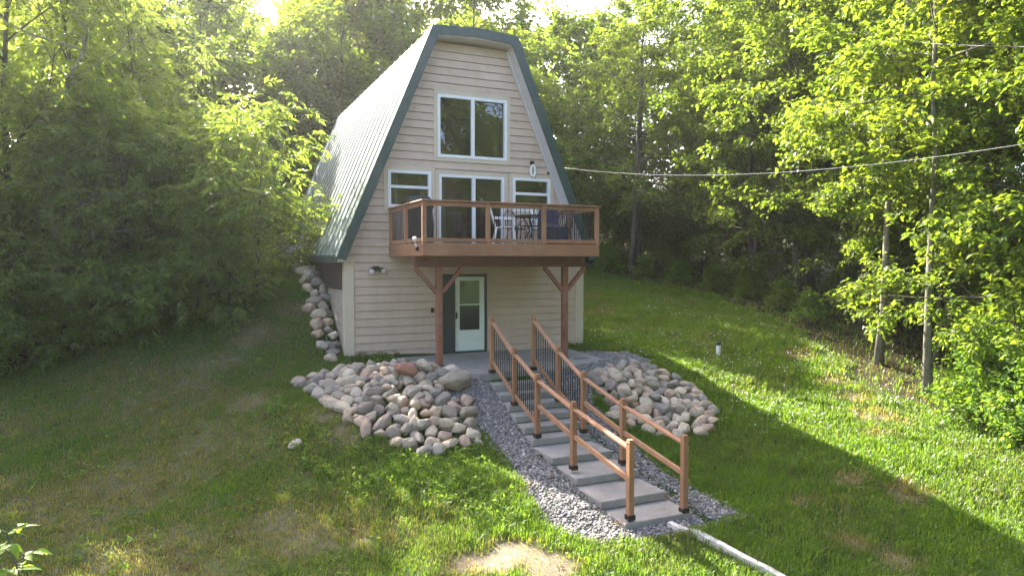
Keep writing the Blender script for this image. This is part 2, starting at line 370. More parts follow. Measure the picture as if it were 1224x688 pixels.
ROCK_R = [(1.35,-3.9),(2.2,-3.35),(3.2,-3.1),(3.75,-4.3),(3.35,-5.6),(2.75,-6.15),(1.8,-5.95),(1.15,-5.2)]
ROCK_S = [(-3.3,-.1),(-3.6,-.4),(-3.8,.5),(-3.8,1.6),(-3.75,3.4),(-3.7,5.0),(-3.35,5.5)]
GRAV = [(-3.3,-.15),(-2.1,-1.2),(-1.5,-2.1),(.95,-2.1),(2.6,-.9),(3.9,-1.4),(3.7,-2.9),(1.6,-3.6),(.95,-4.6),(1.0,-6.0),(.75,-7.3),(.98,-8.95),(.35,-9.0),(-1.0,-8.95),(-1.5,-8.9),(-1.95,-8.35),(-1.8,-7.2),(-1.6,-6.2),(-1.55,-5.0),(-2.4,-3.4)]
HOUSE = (-3.2, 3.41, 0, 11.0)
flat = (GXX>-2.2)&(GXX<2.6)&(GYY>-3.6)&(GYY<.2)
bumpz = .035*wob(GXX, GYY)+.018*wob(GXX, GYY, 2.7)
smoothmask = inpoly(GXX, GYY, [(-3.3,0),(-2,-3.6),(-1.0,-9),(1,-9),(2.7,-3),(3.6,0)])
HG += np.where(smoothmask, 0, bumpz)
HG = np.where(inpoly(GXX, GYY, [(-1.05,-3.45),(.45,-3.45),(.45,-9.0),(-1.05,-9.0)]), np.minimum(HG, np.interp(-GYY,[3.3,3.7,5.6,8.9],[-.1,-.22,-1.02,-1.55])), HG)
HG = np.where((GXX>-3.05)&(GXX<3.3)&(GYY>.12)&(GYY<10.9), -.5, HG)
def H(x, y):
    x = np.asarray(x, float); y = np.asarray(y, float)
    fx = np.clip((x-GX0)/GD, 0, len(gx)-1.001); fy = np.clip((y-GY0)/GD, 0, len(gy)-1.001)
    ix = fx.astype(int); iy = fy.astype(int); u = fx-ix; v = fy-iy
    z = HG[iy,ix]*(1-u)*(1-v)+HG[iy,ix+1]*u*(1-v)+HG[iy+1,ix]*(1-u)*v+HG[iy+1,ix+1]*u*v
    return z
# forest line (things beyond it are woods)
WOOD_L = [(-40,-30),(-16,-30),(-13.5,-6),(-11.5,2.6),(-9.2,3.0),(-6.8,3.2),(-5.2,4.4),(-4.6,9),(-4,13),(0,14.5),(5,15),(9.5,13),(11.6,4.6),(9.7,-2.0),(7.9,-5.6),(7.4,-8.4),(7.8,-13),(9,-30),(60,-30),(60,70),(-40,70)]
def wood_mask(x, y): return inpoly(x, y, WOOD_L)
def onground(px,py):
    d=Vector((math.sin(YAW)*math.cos(PITCH),math.cos(YAW)*math.cos(PITCH),-math.sin(PITCH))); r=Vector((math.cos(YAW),-math.sin(YAW),0)); u=r.cross(d)
    v=d*F+r*(px-612)+u*(344-py); t=.002
    for _ in range(4000):
        q=CAM+v*t
        if q.z <= float(H(q.x,q.y)): return q
        t+=.00004
DIRT = []
for px, py, rad_, k in [(600,668,.55,.85),(560,674,.4,.8),(655,680,.45,.8),(340,640,1.0,.35),(420,645,.7,.3),(400,520,.5,.55),(300,480,.7,.45),(385,500,.4,.5),(250,440,.9,.4),(300,400,.8,.4),(345,375,.5,.3),(1025,651,.3,.35),(1077,672,.4,.42),(1085,591,.5,.5),(1017,572,.35,.5),(960,600,.3,.3),(1040,498,.55,.62),(1020,475,.55,.6),(995,455,.5,.5),(950,425,.6,.4),(1055,520,.4,.4),(720,375,.5,.4),(712,355,.6,.5),(60,640,.8,.25),(200,650,.9,.25)]:
    q_ = onground(px, py); DIRT.append((q_.x, q_.y, rad_, k))
def dirt(x, y):
    d = np.zeros(np.shape(x)); w = wob(x*2.2, y*2.2)*.35
    for cx, cy, r, k in DIRT:
        q = np.hypot(x-cx, (y-cy)*1.1)/r+w; d = np.maximum(d, k*1.3*np.clip(1.15-q, 0, .8)/.8)
    left = sstep(-2.5, -6.5, x)*sstep(3.5,0,y)*(.24+.24*wob(x*.8+3, y*.8))       # thin, dry lawn left of the house
    return np.clip(np.maximum(d, left), 0, 1)
def axis(lo, hi, step, far, g=1.35):
    a = list(np.arange(lo, hi+step/2, step)); s = step
    while a[-1] < far: s *= g; a.append(a[-1]+s)
    s = step
    while a[0] > -far: s *= g; a.insert(0, a[0]-s)
    return np.array(a)
ax = axis(-13, 13, .15, 700); ay = axis(-13, 13, .15, 700)
AX, AY = np.meshgrid(ax, ay); Z = np.where((np.abs(AX-1)<33)&(AY>-25)&(AY<39), H(AX, AY), h_raw(np.clip(AX,-60,60), AY))
Z = np.where(np.hypot(AX,AY)>90, Z+(np.hypot(AX,AY)-90)*.12*(np.hypot(AX,AY)<250)+19.2*(np.hypot(AX,AY)>=250), Z)
nx, ny = len(ax), len(ay); V = np.stack([AX.ravel(), AY.ravel(), Z.ravel()], 1)
i = np.arange(nx-1)[None]+nx*np.arange(ny-1)[:,None]; i = i.ravel(); FC = np.stack([i, i+1, i+1+nx, i+nx], 1)
wm = wood_mask(AX.ravel(), AY.ravel()).astype(float)
wmg = wm.reshape(ny, nx); 
for _ in range(4): wmg = (wmg+np.roll(wmg,1,0)+np.roll(wmg,-1,0)+np.roll(wmg,1,1)+np.roll(wmg,-1,1))/5
me = fast_mesh('ground', V, FC, [('dirt','POINT',dirt(AX.ravel(),AY.ravel())),('litter','POINT',wmg.ravel())], True)
tag(link('ground', me, M['ground']), kind='structure')
# gravel sheet, draped
def drape(name, poly, m, dz, step=.12, edge=0):
    xs = [p[0] for p in poly]; ys = [p[1] for p in poly]
    X, Y = np.meshgrid(np.arange(min(xs), max(xs)+step, step), np.arange(min(ys), max(ys)+step, step))
    ins = inpoly(X, Y, poly); idx = -np.ones(X.shape, int); ok = np.zeros((X.shape[0]-1, X.shape[1]-1), bool)
    ok = ins[:-1,:-1]&ins[1:,:-1]&ins[:-1,1:]&ins[1:,1:]
    use = np.zeros(X.shape, bool)
    for a in (0,1):
        for b in (0,1): use[a:X.shape[0]-1+a, b:X.shape[1]-1+b] |= ok
    idx[use] = np.arange(use.sum()); V = np.stack([X[use], Y[use], H(X[use],Y[use])+dz], 1)
    I, J = np.nonzero(ok); FC = np.stack([idx[I,J], idx[I,J+1], idx[I+1,J+1], idx[I+1,J]], 1)
    return link(name, fast_mesh(name, V, FC, smooth=True), m)
tag(drape('gravel_bed', GRAV, M['gravelbed'], .012), kind='structure')

# ------------------------------------------------------------------ the house
cabin = empty('cabin', (0,0,0), 'tan lap-sided cabin with steep green metal gambrel roof and upper deck doors', 'house')
L_ = (-3.40, 2.55); RT = (3.52, 2.55); TL = (-1.06, 8.15); TR = (1.18, 8.15); TM = (.06, 8.22)
YF, YB = -.42, 11.4
def wall_x(z):       # inner wall limits at height z
    if z <= 2.5: return -3.2, 3.41-.09
    k = (z-2.55)/(8.15-2.55); return max(-3.2, L_[0]+2.34*k+.21), min(3.32, RT[0]-2.34*k-.21)
holes = [(-.84,1.08,5.05,6.63),(-2.12,-1.01,3.75,4.67),(-.80,1.0,2.82,4.62),(1.25,2.37,3.75,4.64),(-.47,.50,.06,2.07)]
def in_holes(za, zb):
    zc = (za+zb)/2; return [(a,b) for a,b,c,d in holes if c < zc < d]
mb = MB(); EX = .197; zs = [.02+EX*k for k in range(41)]; zs[-1] = 7.93
ztop = 7.93
for k in range(len(zs)-1):
    z0, z1 = zs[k], min(zs[k+1], ztop)
    cuts = sorted({z0, z1, *[z for hh in holes for z in hh[2:] if z0 < z < z1], *( [2.5] if z0<2.5<z1 else [])})
    for za, zb in zip(cuts[:-1], cuts[1:]):
        la, ra = wall_x(za+1e-4); lb, rb = wall_x(zb-1e-4); cur_a, cur_b = la, lb; segs = []
        for a, b in sorted(in_holes(za, zb)):
            segs.append((cur_a, a, cur_b, a)); cur_a = cur_b = b
        segs.append((cur_a, ra, cur_b, rb))
        ya = -.006-.026*(1-(za-z0)/EX); yb = -.006-.026*(1-(zb-z0)/EX)
        for a0, a1, b0, b1 in segs:
            zl_ = za
            if za == z0:      # open shadow joint under each board
                zl_ = za+.011
                mb.add([(a0,.03,za-.004),(a1,.03,za-.004),(a1,.03,zl_+.004),(a0,.03,zl_+.004)], [(0,1,2,3)])
                mb.add([(a0,ya,zl_),(a1,ya,zl_),(a1,.03,zl_+.003),(a0,.03,zl_+.003)], [(0,3,2,1)])
                mb.add([(a0,-.006,za-.001),(a1,-.006,za-.001),(a1,.03,za-.003),(a0,.03,za-.003)], [(0,1,2,3)])
            mb.add([(a0,ya,zl_),(a1,ya,zl_),(b1,yb,zb),(b0,yb,zb)], [(0,1,2,3)])
    # backing so the wall is solid
    for za, zb in zip(cuts[:-1], cuts[1:]):
        la, ra = wall_x(za+1e-4); lb, rb = wall_x(zb-1e-4); cur_a, cur_b = la, lb
        for a, b in sorted(in_holes(za, zb))+[(None, None)]:
            ea, eb = (a, a) if a is not None else (ra, rb)
            mb.add([(cur_a,.12,za),(ea,.12,za),(eb,.12,zb),(cur_b,.12,zb)], [(0,3,2,1)])
            cur_a = cur_b = b
mb.build('front_wall', M['siding'], cabin)
# walls of the lower storey and rear, inner floors
mb = MB().box((-3.205,.16,-.4),(-3.0,10.9,2.75)); mb.build('block_wall', M['block'], cabin)
MB().box((-3.235,.18,1.72),(-3.207,10.6,2.395)).build('eave_shade_panel', M['eave_shade'], cabin)  # added dark sheet imitating the eave's shadow on the upper block wall
mb = MB().box((3.12,.16,-.4),(3.325,10.9,2.75)); mb.build('block_wall', M['block'], cabin)
mb = MB().prism([(-3.0,-.4),(3.12,-.4),(3.12,2.75),(1.0,7.95),(-.9,7.95),(-3.0,2.75)], 10.7, 10.9); mb.build('rear_wall', M['siding'], cabin)
MB().box((-2.98,.16,2.55),(3.1,10.68,2.78)).build('upper_floor', M['inside'], cabin)
MB().box((-2.98,.16,-.1),(3.1,10.68,.02)).build('lower_floor', M['inside'], cabin)
MB().box((-2.98,4.0,.03),(3.1,4.1,2.54)).build('partition', M['inside'], cabin)
MB().prism([(-2.9,2.79),(3.0,2.79),(.95,7.7),(-.85,7.7)], 5.0, 5.1).build('partition', M['inside'], cabin)
# interior things: curtain-like shade behind left windows
# corner boards
for x0, x1 in ((-3.215,-2.965),(3.17,3.42)):
    MB().box((x0,-.045,.0),(x1,.155,2.47)).build('corner_board', M['board'], cabin, bevel=.006)
# roof
def roof_panel(A, B, nrm, y0, y1, pitch=.56):
    prof = []; y = y0
    while y < y1-1e-6:
        for dy, hgt in ((0,0),(.006,.028),(.05,.028),(.064,0)):
            if y+dy <= y1: prof.append((y+dy, hgt))
        y += pitch
    prof.append((y1, 0)); A = Vector((A[0],0,A[1])); B = Vector((B[0],0,B[1])); nrm = Vector((nrm[0],0,nrm[1])).normalized()
    mb = MB(); vs = []; fs = []
    for y, hh in prof:
        for P in (A, B): q = P+nrm*(hh+.012); vs.append((q.x, y, q.z))
    for i in range(len(prof)-1): fs.append((2*i,2*i+1,2*i+3,2*i+2))
    return mb.add(vs, fs)
roof = MB().prism([L_,TL,TM,TR,RT,(RT[0]-.2,RT[1]),(TR[0]-.10,TR[1]-.2),(TM[0],TM[1]-.22),(TL[0]+.10,TL[1]-.2),(L_[0]+.2,L_[1])], YF, YB).build('roof', M['soffit'], cabin)
nl = (-(TL[1]-L_[1]), (TL[0]-L_[0])); nr = ((TR[1]-RT[1]), -(TR[0]-RT[0]))
roof_panel((L_[0]-.02, L_[1]-.05), TL, nl, YF, YB).build('metal_panel', M['roof'], roof)
roof_panel((RT[0]+.02, RT[1]-.05), TR, (nr[0], 2.34), YF, YB).build('metal_panel', M['roof'], roof)
roof_panel(TL, TM, (-.06,1), YF, YB).build('metal_panel', M['roof'], roof); roof_panel(TM, TR, (.06,1), YF, YB).build('metal_panel', M['roof'], roof)
def band(A, B, th, y0, y1, out):
    A = Vector((A[0],0,A[1])); B = Vector((B[0],0,B[1])); d = (B-A).normalized(); n = Vector((-d.z,0,d.x))*out
    q = [A+n*.045, B+n*.045, B-n*th, A-n*th]
    return MB().prism([(v.x,v.z) for v in q], y0, y1)
def strip(line, off):
    out=[]; L=[Vector((x,0,z)) for x,z in line]
    for k,p in enumerate(L):
        ns=[]
        if k>0: d=(p-L[k-1]).normalized(); ns.append(Vector((-d.z,0,d.x)))
        if k<len(L)-1: d=(L[k+1]-p).normalized(); ns.append(Vector((-d.z,0,d.x)))
        n_v=sum(ns,Vector())
        n_v=n_v.normalized()/max(.3,n_v.normalized().dot(ns[0])); out.append((p.x+n_v.x*off,p.z+n_v.z*off))
    return out
LINE=[(L_[0]-.02,L_[1]-.05),TL,TM,TR,(RT[0]+.02,RT[1]-.05)]
MB().prism(strip(LINE,.045)+strip(LINE,-.19)[::-1], YF-.035, YF-.001).build('fascia', M['green'], roof)
MB().prism(strip(LINE,.045)+strip(LINE,.040)[::-1], YF, YF+.12).build('edge_trim', M['green'], roof)
MB().box((L_[0]-.05,YF+.11,L_[1]-.17),(L_[0]-.02,YB,L_[1]+.02)).build('fascia', M['green'], roof)
MB().box((RT[0]+.02,YF+.11,RT[1]-.17),(RT[0]+.05,YB,RT[1]+.02)).build('fascia', M['green'], roof)
MB().box((L_[0]-.019,YF+.11,2.40),(-3.21,YB-.3,2.47)).build('soffit', M['soffit'], roof)
# thin light frieze trim where the gable wall meets the right rake
for s_ in (-1, 1):
    zz = [2.62, 7.9]
    pts = [(wall_x(z)[0 if s_<0 else 1], z) for z in zz]
    MB().bar((pts[0][0],-.04,zz[0]), (pts[1][0],-.04,zz[1]), .03, .10, (1,0,0)).build('rake_trim', M['soffit'], roof)
# windows
def window(x0, x1, z0, z1, split, name='window', fw=.075, trim=True, panes=True):
    o = MB(); y0, y1 = -.05, .08
    o.box((x0,y0,z0),(x0+fw,y1,z1)); o.box((x1-fw,y0,z0),(x1,y1,z1)); o.box((x0+fw,y0,z0),(x1-fw,y1,z0+fw)); o.box((x0+fw,y0,z1-fw),(x1-fw,y1,z1))
    w = o.build(name, M['white'], cabin)
    X0, X1, Z0, Z1 = x0+fw, x1-fw, z0+fw, z1-fw
    if split[0] == 'v':
        s = split[1]; MB().box((s-.045,y0+.004,Z0),(s+.045,y1-.01,Z1)).build('mullion', M['white'], w)
        rects = [(X0,s-.045,Z0,Z1),(s+.045,X1,Z0,Z1)]
    else:
        s = split[1]; MB().box((X0,y0+.012,s-.035),(X1,y1-.01,s+.035)).build('sash_rail', M['white'], w)
        rects = [(X0,X1,Z0,s-.035),(X0,X1,s+.035,Z1)]
    for k, (a,b,c,d) in enumerate(rects):
        MB().box((a,.01+.02*k,c),(b,.016+.02*k,d)).build('pane', M['glass'], w)
    if trim:
        tw = .10; tb = MB(); ty0, ty1 = -.036, -.002
        tb.box((x0-tw,ty0,z0-tw),(x0-.002,ty1,z1+tw)); tb.box((x1+.002,ty0,z0-tw),(x1+tw,ty1,z1+tw))
        tb.box((x0-.002,ty0,z1+.002),(x1+.002,ty1,z1+tw)); tb.box((x0-.002,ty0,z0-tw),(x1+.002,ty1,z0-.002))
        tb.build('casing', M['board'], w)
    return w
window(-.84,1.08,5.05,6.63,('v',.12)); window(-2.12,-1.01,3.75,4.67,('h',4.26)); window(1.25,2.37,3.75,4.64,('h',4.22))
window(-.80,1.0,2.82,4.62,('v',.14),'sliding_door',.065)
for x0,x1,z0,z1 in ((-2.03,-1.78,3.83,4.6),(-1.20,-1.09,3.83,4.6),(-.73,-.52,2.88,4.55),(.80,.94,2.88,4.55),(1.33,1.45,3.83,4.56),(2.15,2.30,3.83,4.56),(-.76,-.58,5.13,6.55),(.86,1.0,5.13,6.55)):
    mb=MB(); nn_=14
    for i in range(nn_+1):
        xx=x0+(x1-x0)*i/nn_; yy=.30+.025*math.sin(i*1.6)
        mb.v += [(xx,yy,z0),(xx,yy,z1),(xx,yy+.006,z0),(xx,yy+.006,z1)]
    for i in range(nn_): b=4*i; mb.f += [(b,b+4,b+5,b+1),(b+2,b+3,b+7,b+6)]
    mb.build('curtain', M['curtain'], cabin, True)
# entry door, dark casing
dr = MB(); dr.box((-.38,-.012,.10),(-.25,.03,2.02)).box((.31,-.012,.10),(.44,.03,2.02)).box((-.25,-.012,.10),(.31,.03,.64)).box((-.25,-.012,1.92),(.31,.03,2.02)).box((-.25,-.008,1.285),(.31,.026,1.31))
door = dr.build('entry_door', M['door'], cabin)
MB().box((-.25,.004,.64),(.31,.010,1.285)).build('pane', M['glass'], door); MB().box((-.25,.008,1.31),(.31,.014,1.92)).build('pane', M['glass'], door)
MB().box((-.355,-.03,.94),(-.32,-.013,1.10)).tube([(-.338,-.06,.97),(-.338,-.06,1.08)],.012,8).build('handle', M['black'], door)
MB().box((-.86,-.055,.06),(-.385,.06,2.09)).box((.445,-.03,.03),(.51,.06,2.09)).box((-.385,-.03,2.025),(.445,.06,2.09)).box((-.385,-.03,.02),(.445,.06,.095)).build('door_casing', M['dkgreen'], cabin)
# flood lamp, little switch box, insulator with hook
fl = MB().box((-2.50,-.07,2.20),(-2.36,-.02,2.30)).build('floodlight', M['cap'], cabin)
for x, yaw in ((-2.53,-.35),(-2.33,.3)):
    d = Vector((math.sin(yaw), -.8, -.45)).normalized(); p0 = Vector((x,-.08,2.24))
    MB().tube([p0-d*.02, p0+d*.04, p0+d*.14], [.03,.055,.075], 14).build('lamp_head', M['cap'], fl, True)
    MB().tube([p0+d*.141, p0+d*.15], [.066,.06], 14).build('lens', M['white'], fl)
MB().box((-1.03,-.07,1.12),(-.96,-.022,1.24)).build('junction_box', M['cap'], cabin, bevel=.006)
ins = MB(); ins.tube([(1.83+.075*math.cos(a)*.8, -.07, 4.83+.15*math.sin(a)) for a in np.linspace(0, 2*math.pi, 25)], .036, 8).build('cable_bracket', M['plastic'], cabin, True)
MB().tube([(1.80,-.03,5.04),(1.80,-.10,5.04),(1.84,-.12,5.07)], .03, 10).box((1.76,-.05,5.0),(1.86,-.02,5.10)).build('porch_sensor', M['cap'], cabin)
MB().tube([(2.30,-.03,4.80),(2.30,-.08,4.80)], .03, 10).build('porch_sensor', M['cap'], cabin)
# patio
MB().prism([(-1.95,-.02),(2.75,-.02)], 0, 1) if 0 else None
mb = MB(); pz0, pz1 = -.14, .055
P = [(-2.15,-.05),(2.8,-.05),(2.55,-2.6),(.95,-3.42),(-1.05,-3.42),(-1.55,-2.65)]
n_ = len(P); mb.add([(x,y,pz0) for x,y in P]+[(x,y,pz1) for x,y in P], [tuple(range(n_-1,-1,-1)), tuple(range(n_,2*n_))]+[(k,(k+1)%n_,(k+1)%n_+n_,k+n_) for k in range(n_)])
tag(mb.build('patio', M['concrete'], bevel=.015), kind='structure')

# ------------------------------------------------------------------ deck
deck = empty('deck', (0,-2.0,0), 'raised brown wooden deck with railing on two braced posts over entry door', 'deck')
DP = -Vector((0,-2.0,0))
def D(mb, name, m, parent=None, bevel=.006):
    mb.v = [(x, y+2.0, z) for x,y,z in mb.v]
    return mb.build(name, m, parent or deck, bevel=bevel)
X0, X1, Y0, Y1 = -2.11, 2.23, -2.80, -.05
mb = MB(); k = 0; y = Y0+.04
while y < Y1-.12: mb.box((X0+.045,y,2.775),(X1-.045,y+.132,2.805)); y += .14
D(mb, 'floor_boards', M['wood_x'], bevel=0)
D(MB().box((X0,Y0,2.53),(X1,Y0+.04,2.80)), 'fascia_board', M['wood_x'])
for xa in (X0, X1-.04): D(MB().box((xa,Y0+.042,2.53),(xa+.04,Y1,2.80)), 'fascia_board', M['wood_y'])
for x in np.linspace(X0+.4, X1-.4, 9): D(MB().box((x-.02,Y0+.045,2.585),(x+.02,Y1,2.77)), 'joist', M['beam'])
D(MB().box((-2.08,-2.08,2.28),(2.36-.1,-2.04,2.58)).box((-2.08,-1.96,2.28),(2.26,-1.92,2.58)), 'beam', M['beam'])
D(MB().box((-2.06,-2.035,2.36),(2.24,-1.965,2.575)), 'beam_filler', M['beam'])
for px in (-1.48, 1.74):
    pp = D(MB().box((px-.07,-2.07,.06),(px+.07,-1.93,2.355)), 'post', M['beam_v'], bevel=.01)
    MB().box((px-.085,-.085,.056),(px+.085,.085,.075)).build('post_base', M['cap'], pp)
    for s_ in (-1, 1):
        D(MB().bar((px+s_*.072,-2.0,1.72),(px+s_*.56,-2.0,2.275),.085,.11,(0,1,0)), 'brace', M['beam_v'], bevel=.006)
# railing
RZ = 3.72; rp = []
for x in (X0+.045, -.62+.02, .78, X1-.045): rp.append((x, Y0+.045))
for x in (X0+.045, X1-.045): rp += [(x, -1.42), (x, -.13)]
for x, y in rp: D(MB().box((x-.045,y-.045,2.806),(x+.045,y+.045,RZ-.035)), 'rail_post', M['wood_v'])
D(MB().box((X0-.03,Y0-.03,RZ-.034),(X1+.03,Y0+.12,RZ)), 'top_rail', M['wood_x'])
for x in (X0-.03, X1-.12): D(MB().box((x,Y0+.122,RZ-.034),(x+.15,-.06,RZ)), 'top_rail', M['wood_y'])
def rail_run(p, q):
    v = Vector(q)-Vector(p); n = max(1, int(v.length/.115)); m_ = M['wood_x'] if abs(v.x) > abs(v.y) else M['wood_y']
    for z in (2.87, RZ-.085):
        D(MB().bar((*p,z),(*q,z),.04,.085), 'rail_board', m_)
    for i in range(1, n+1):
        b = Vector(p)+v*(i/(n+1)); D(MB().tube([(b.x,b.y,2.914),(b.x,b.y,RZ-.128)], .0085, 6), 'baluster', M['black'], bevel=0)
xs = [X0+.045,-.60,.78,X1-.045]
for a, b in zip(xs[:-1], xs[1:]): rail_run((a+.046,Y0+.045),(b-.046,Y0+.045))
for x in (X0+.045, X1-.045):
    rail_run((x,Y0+.091),(x,-1.466)); rail_run((x,-1.374),(x,-.176))

# ------------------------------------------------------------------ stairway
st = empty('stairway', (-.29,-3.42,0), 'grey concrete stairway of short steps and long landings down to the lawn', 'steps')
zt = 0.0; yy = -3.44; levels = []
for k in range(6): levels.append((yy, yy-.36, -.02-.145*(k+1)+.03)); yy -= .36
zl = levels[-1][2]
for k in range(4):
    L = .80 if k < 3 else .62
    zl -= .135; levels.append((yy, yy-L, zl)); yy -= L
for ya, yb, z in levels:
    mb = MB(); jx = rnd.uniform(-.025, .025)
    mb.box((-.90+jx,yb-.02,z-.13),(.32+jx,ya+.06,z)); mb.v = [(x+.29, y+3.42, zz) for x,y,zz in mb.v]
    mb.build('step', M['concrete'], st, bevel=.012)
STEPZ = lambda y: next((z for ya,yb,z in levels if yb <= y <= ya), -1.45)

# ------------------------------------------------------------------ stair handrails
def handrail(label, x, ys, zb, zt):
    r = empty('handrail', (x, ys[0], zb[0]), label, 'handrail', 'handrails along the stairway')
    def B(mb, name, m, parent=None, bevel=.005):
        mb.v = [(a-x, b-ys[0], c-zb[0]) for a,b,c in mb.v]; return mb.build(name, m, parent or r, bevel=bevel)
    for i in range(5):
        po = B(MB().box((x-.045,ys[i]-.045,zb[i]-.03),(x+.045,ys[i]+.045,zt[i]-.05)), 'post', M['wood_v'])
        B(MB().box((x-.052,ys[i]-.052,zt[i]-.05),(x+.052,ys[i]+.052,zt[i]-.03)).box((x-.04,ys[i]-.04,zt[i]-.03),(x+.04,ys[i]+.04,zt[i])), 'post_cap', M['wood_v'], po)
        B(MB().box((x-.06,ys[i]-.06,zb[i]-.031),(x+.06,ys[i]+.06,zb[i]+.045)), 'post_base', M['cap'], po, .004)
    for i in range(4):
        top0 = Vector((x, ys[i]-.046, zt[i]-.13)); top1 = Vector((x, ys[i+1]+.046, zt[i+1]-.13 if i != 1 else zt[i+1]-.12))
        B(MB().bar(top0, top1, .085, .04), 'top_rail', M['wood_y'])
        dz = .80 if i < 2 else .46
        l0 = top0-Vector((0,0,dz)); l1 = top1-Vector((0,0,dz))
        B(MB().bar(l0, l1, .05, .08), 'lower_rail', M['wood_y'])
        if i < 2:
            n = 9
            for j in range(1, n+1):
                a = l0.lerp(l1, j/(n+1)); b = top0.lerp(top1, j/(n+1))
                B(MB().tube([a+Vector((0,0,.04)), b-Vector((0,0,.02))], .0095, 6), 'baluster', M['black'], bevel=0)
    return r
YS = [-3.40,-4.54,-5.55,-6.9,-8.58]
handrail('wooden handrail with black balusters on the door side, left edge of the steps', -.78, YS, [.08,-.40,-.81,-1.05,-1.34], [1.24,.70,.34,.07,-.19])
handrail('wooden handrail with black balusters along right edge of the steps beside right rocks', .20, YS, [.08,-.40,-.82,-1.07,-1.38], [1.24,.70,.32,.04,-.22])

# ------------------------------------------------------------------ deck furniture
FZ = 2.806
def iron_chair():
    r = empty('patio_chair', (0,0,0), 'x', 'chair')
    MB().tube([(.22*math.cos(a)*(1 if abs(math.cos(a))<.9 else .98), .22*math.sin(a), .43) for a in np.linspace(0,2*math.pi,17)], .012, 6).build('seat_ring', M['black'], r)
    mb = MB()
    for x in np.linspace(-.17,.17,7): l = math.sqrt(.22**2-x*x); mb.box((x-.012,-l,.424),(x+.012,l,.434))
    mb.build('seat', M['black'], r)
    for sx in (-1,1):
        MB().tube([(sx*.17,-.15,.43),(sx*.2,-.22,0)],.012,6).build('leg', M['black'], r)
        MB().tube([(sx*.17,.15,.43),(sx*.2,.24,0)],.012,6).build('leg', M['black'], r)
        MB().tube([(sx*.22,.2,.44),(sx*.25,.19,.63),(sx*.25,-.1,.65),(sx*.22,-.17,.43)],.012,6).build('armrest', M['black'], r)
    MB().tube([(-.2,.2,.43),(-.2,.28,.8),(-.1,.30,.9),(.1,.30,.9),(.2,.28,.8),(.2,.2,.43)],.013,6).build('back_frame', M['black'], r)
    mb = MB()
    for x in np.linspace(-.13,.13,6): mb.tube([(x,.2,.45),(x,.29,.86)],.007,5)
    mb.build('back_bars', M['black'], r); return r
c0 = iron_chair(); spots = [(.72,-2.25,200,'black iron patio chair on the deck beside navy draped chair and middle railing post'),(1.75,-1.75,-60,'black iron patio chair at the right end of the deck table'),(1.05,-.75,20,'black iron patio chair behind the deck table near the siding')]
for i,(x,y,a,lb) in enumerate(spots):
    o = c0 if i == 0 else copy_tree(c0); o.location = (x,y,FZ); o.rotation_euler[2] = math.radians(a); tag(o, lb, 'chair', 'iron chairs on the deck')
tb = empty('patio_table', (1.2,-1.5,FZ), 'round black metal patio table in the middle of deck chairs', 'table')
MB().lathe([(.5,.70),(.52,.71),(.52,.73),(.5,.735)],n=32).build('tabletop', M['black'], tb)
for k in range(4):
    a = k*math.pi/2+.6; MB().tube([(.36*math.cos(a),.36*math.sin(a),.7),(.16*math.cos(a),.16*math.sin(a),.38),(.42*math.cos(a),.42*math.sin(a),0)],.015,6).build('leg', M['black'], tb)
# navy draped chair: high-back lounge with fabric sling
nv = empty('draped_chair', (1.28,-2.32,FZ), 'high-backed patio chair draped in navy blue fabric behind the railing', 'chair')
mb = MB(); prof = [(-.28,.05),(-.30,.42),(.05,.44),(.18,.5),(.30,.98),(.34,.99),(.40,.55),(.42,.05)]
mb.prism([(a,b) for a,b in prof], -.24, .24); mb.v = [(y,x,z) for x,y,z in mb.v]; mb.build('fabric_cover', M['navy'], nv, bevel=.03)
for sx in (-.22,.22):
    MB().tube([(sx,-.26,0),(sx,-.26,.06)],.015,6).build('leg', M['black'], nv); MB().tube([(sx,.4,0),(sx,.4,.06)],.015,6).build('leg', M['black'], nv)
def plastic_chair():
    r = empty('plastic_chair', (0,0,0), 'x', 'chair')
    MB().prism([(-.22,.43),(.24,.41),(.24,.44),(-.22,.46)],-.23,.23).build('seat', M['plastic'], r, bevel=.01); 
    r.children[0].rotation_euler[2] = math.pi/2
    mb = MB()
    for i in range(5):
        x = -.2+i*.1; mb.bar((x*.9,.22,.46),(x*1.05,.36,.93),.07,.018,(0,1,0))
    mb.bar((-.25,.365,.94),(.25,.365,.94),.05,.05); mb.build('backrest', M['plastic'], r)
    for sx in (-1,1):
        MB().bar((sx*.2,-.2,.42),(sx*.25,-.26,0),.05,.04,(0,1,0)).build('leg', M['plastic'], r); MB().bar((sx*.2,.2,.42),(sx*.25,.28,0),.05,.04,(0,1,0)).build('leg', M['plastic'], r)
        MB().bar((sx*.26,-.24,.65),(sx*.25,.3,.67),.05,.03).build('armrest', M['plastic'], r)
        MB().bar((sx*.25,-.22,.43),(sx*.26,-.23,.64),.04,.03,(0,1,0)).build('arm_support', M['plastic'], r)
    return r
p0 = plastic_chair(); p0.location = (.42,-1.35,FZ); p0.rotation_euler[2] = math.radians(70); tag(p0, 'white plastic armchair on the deck just right of the sliding door', 'chair', 'white plastic chairs on the deck')
p1 = copy_tree(p0); p1.location = (1.62,-.9,FZ); p1.rotation_euler[2] = math.radians(-30); tag(p1, 'white plastic armchair under the right-hand deck window', 'chair')
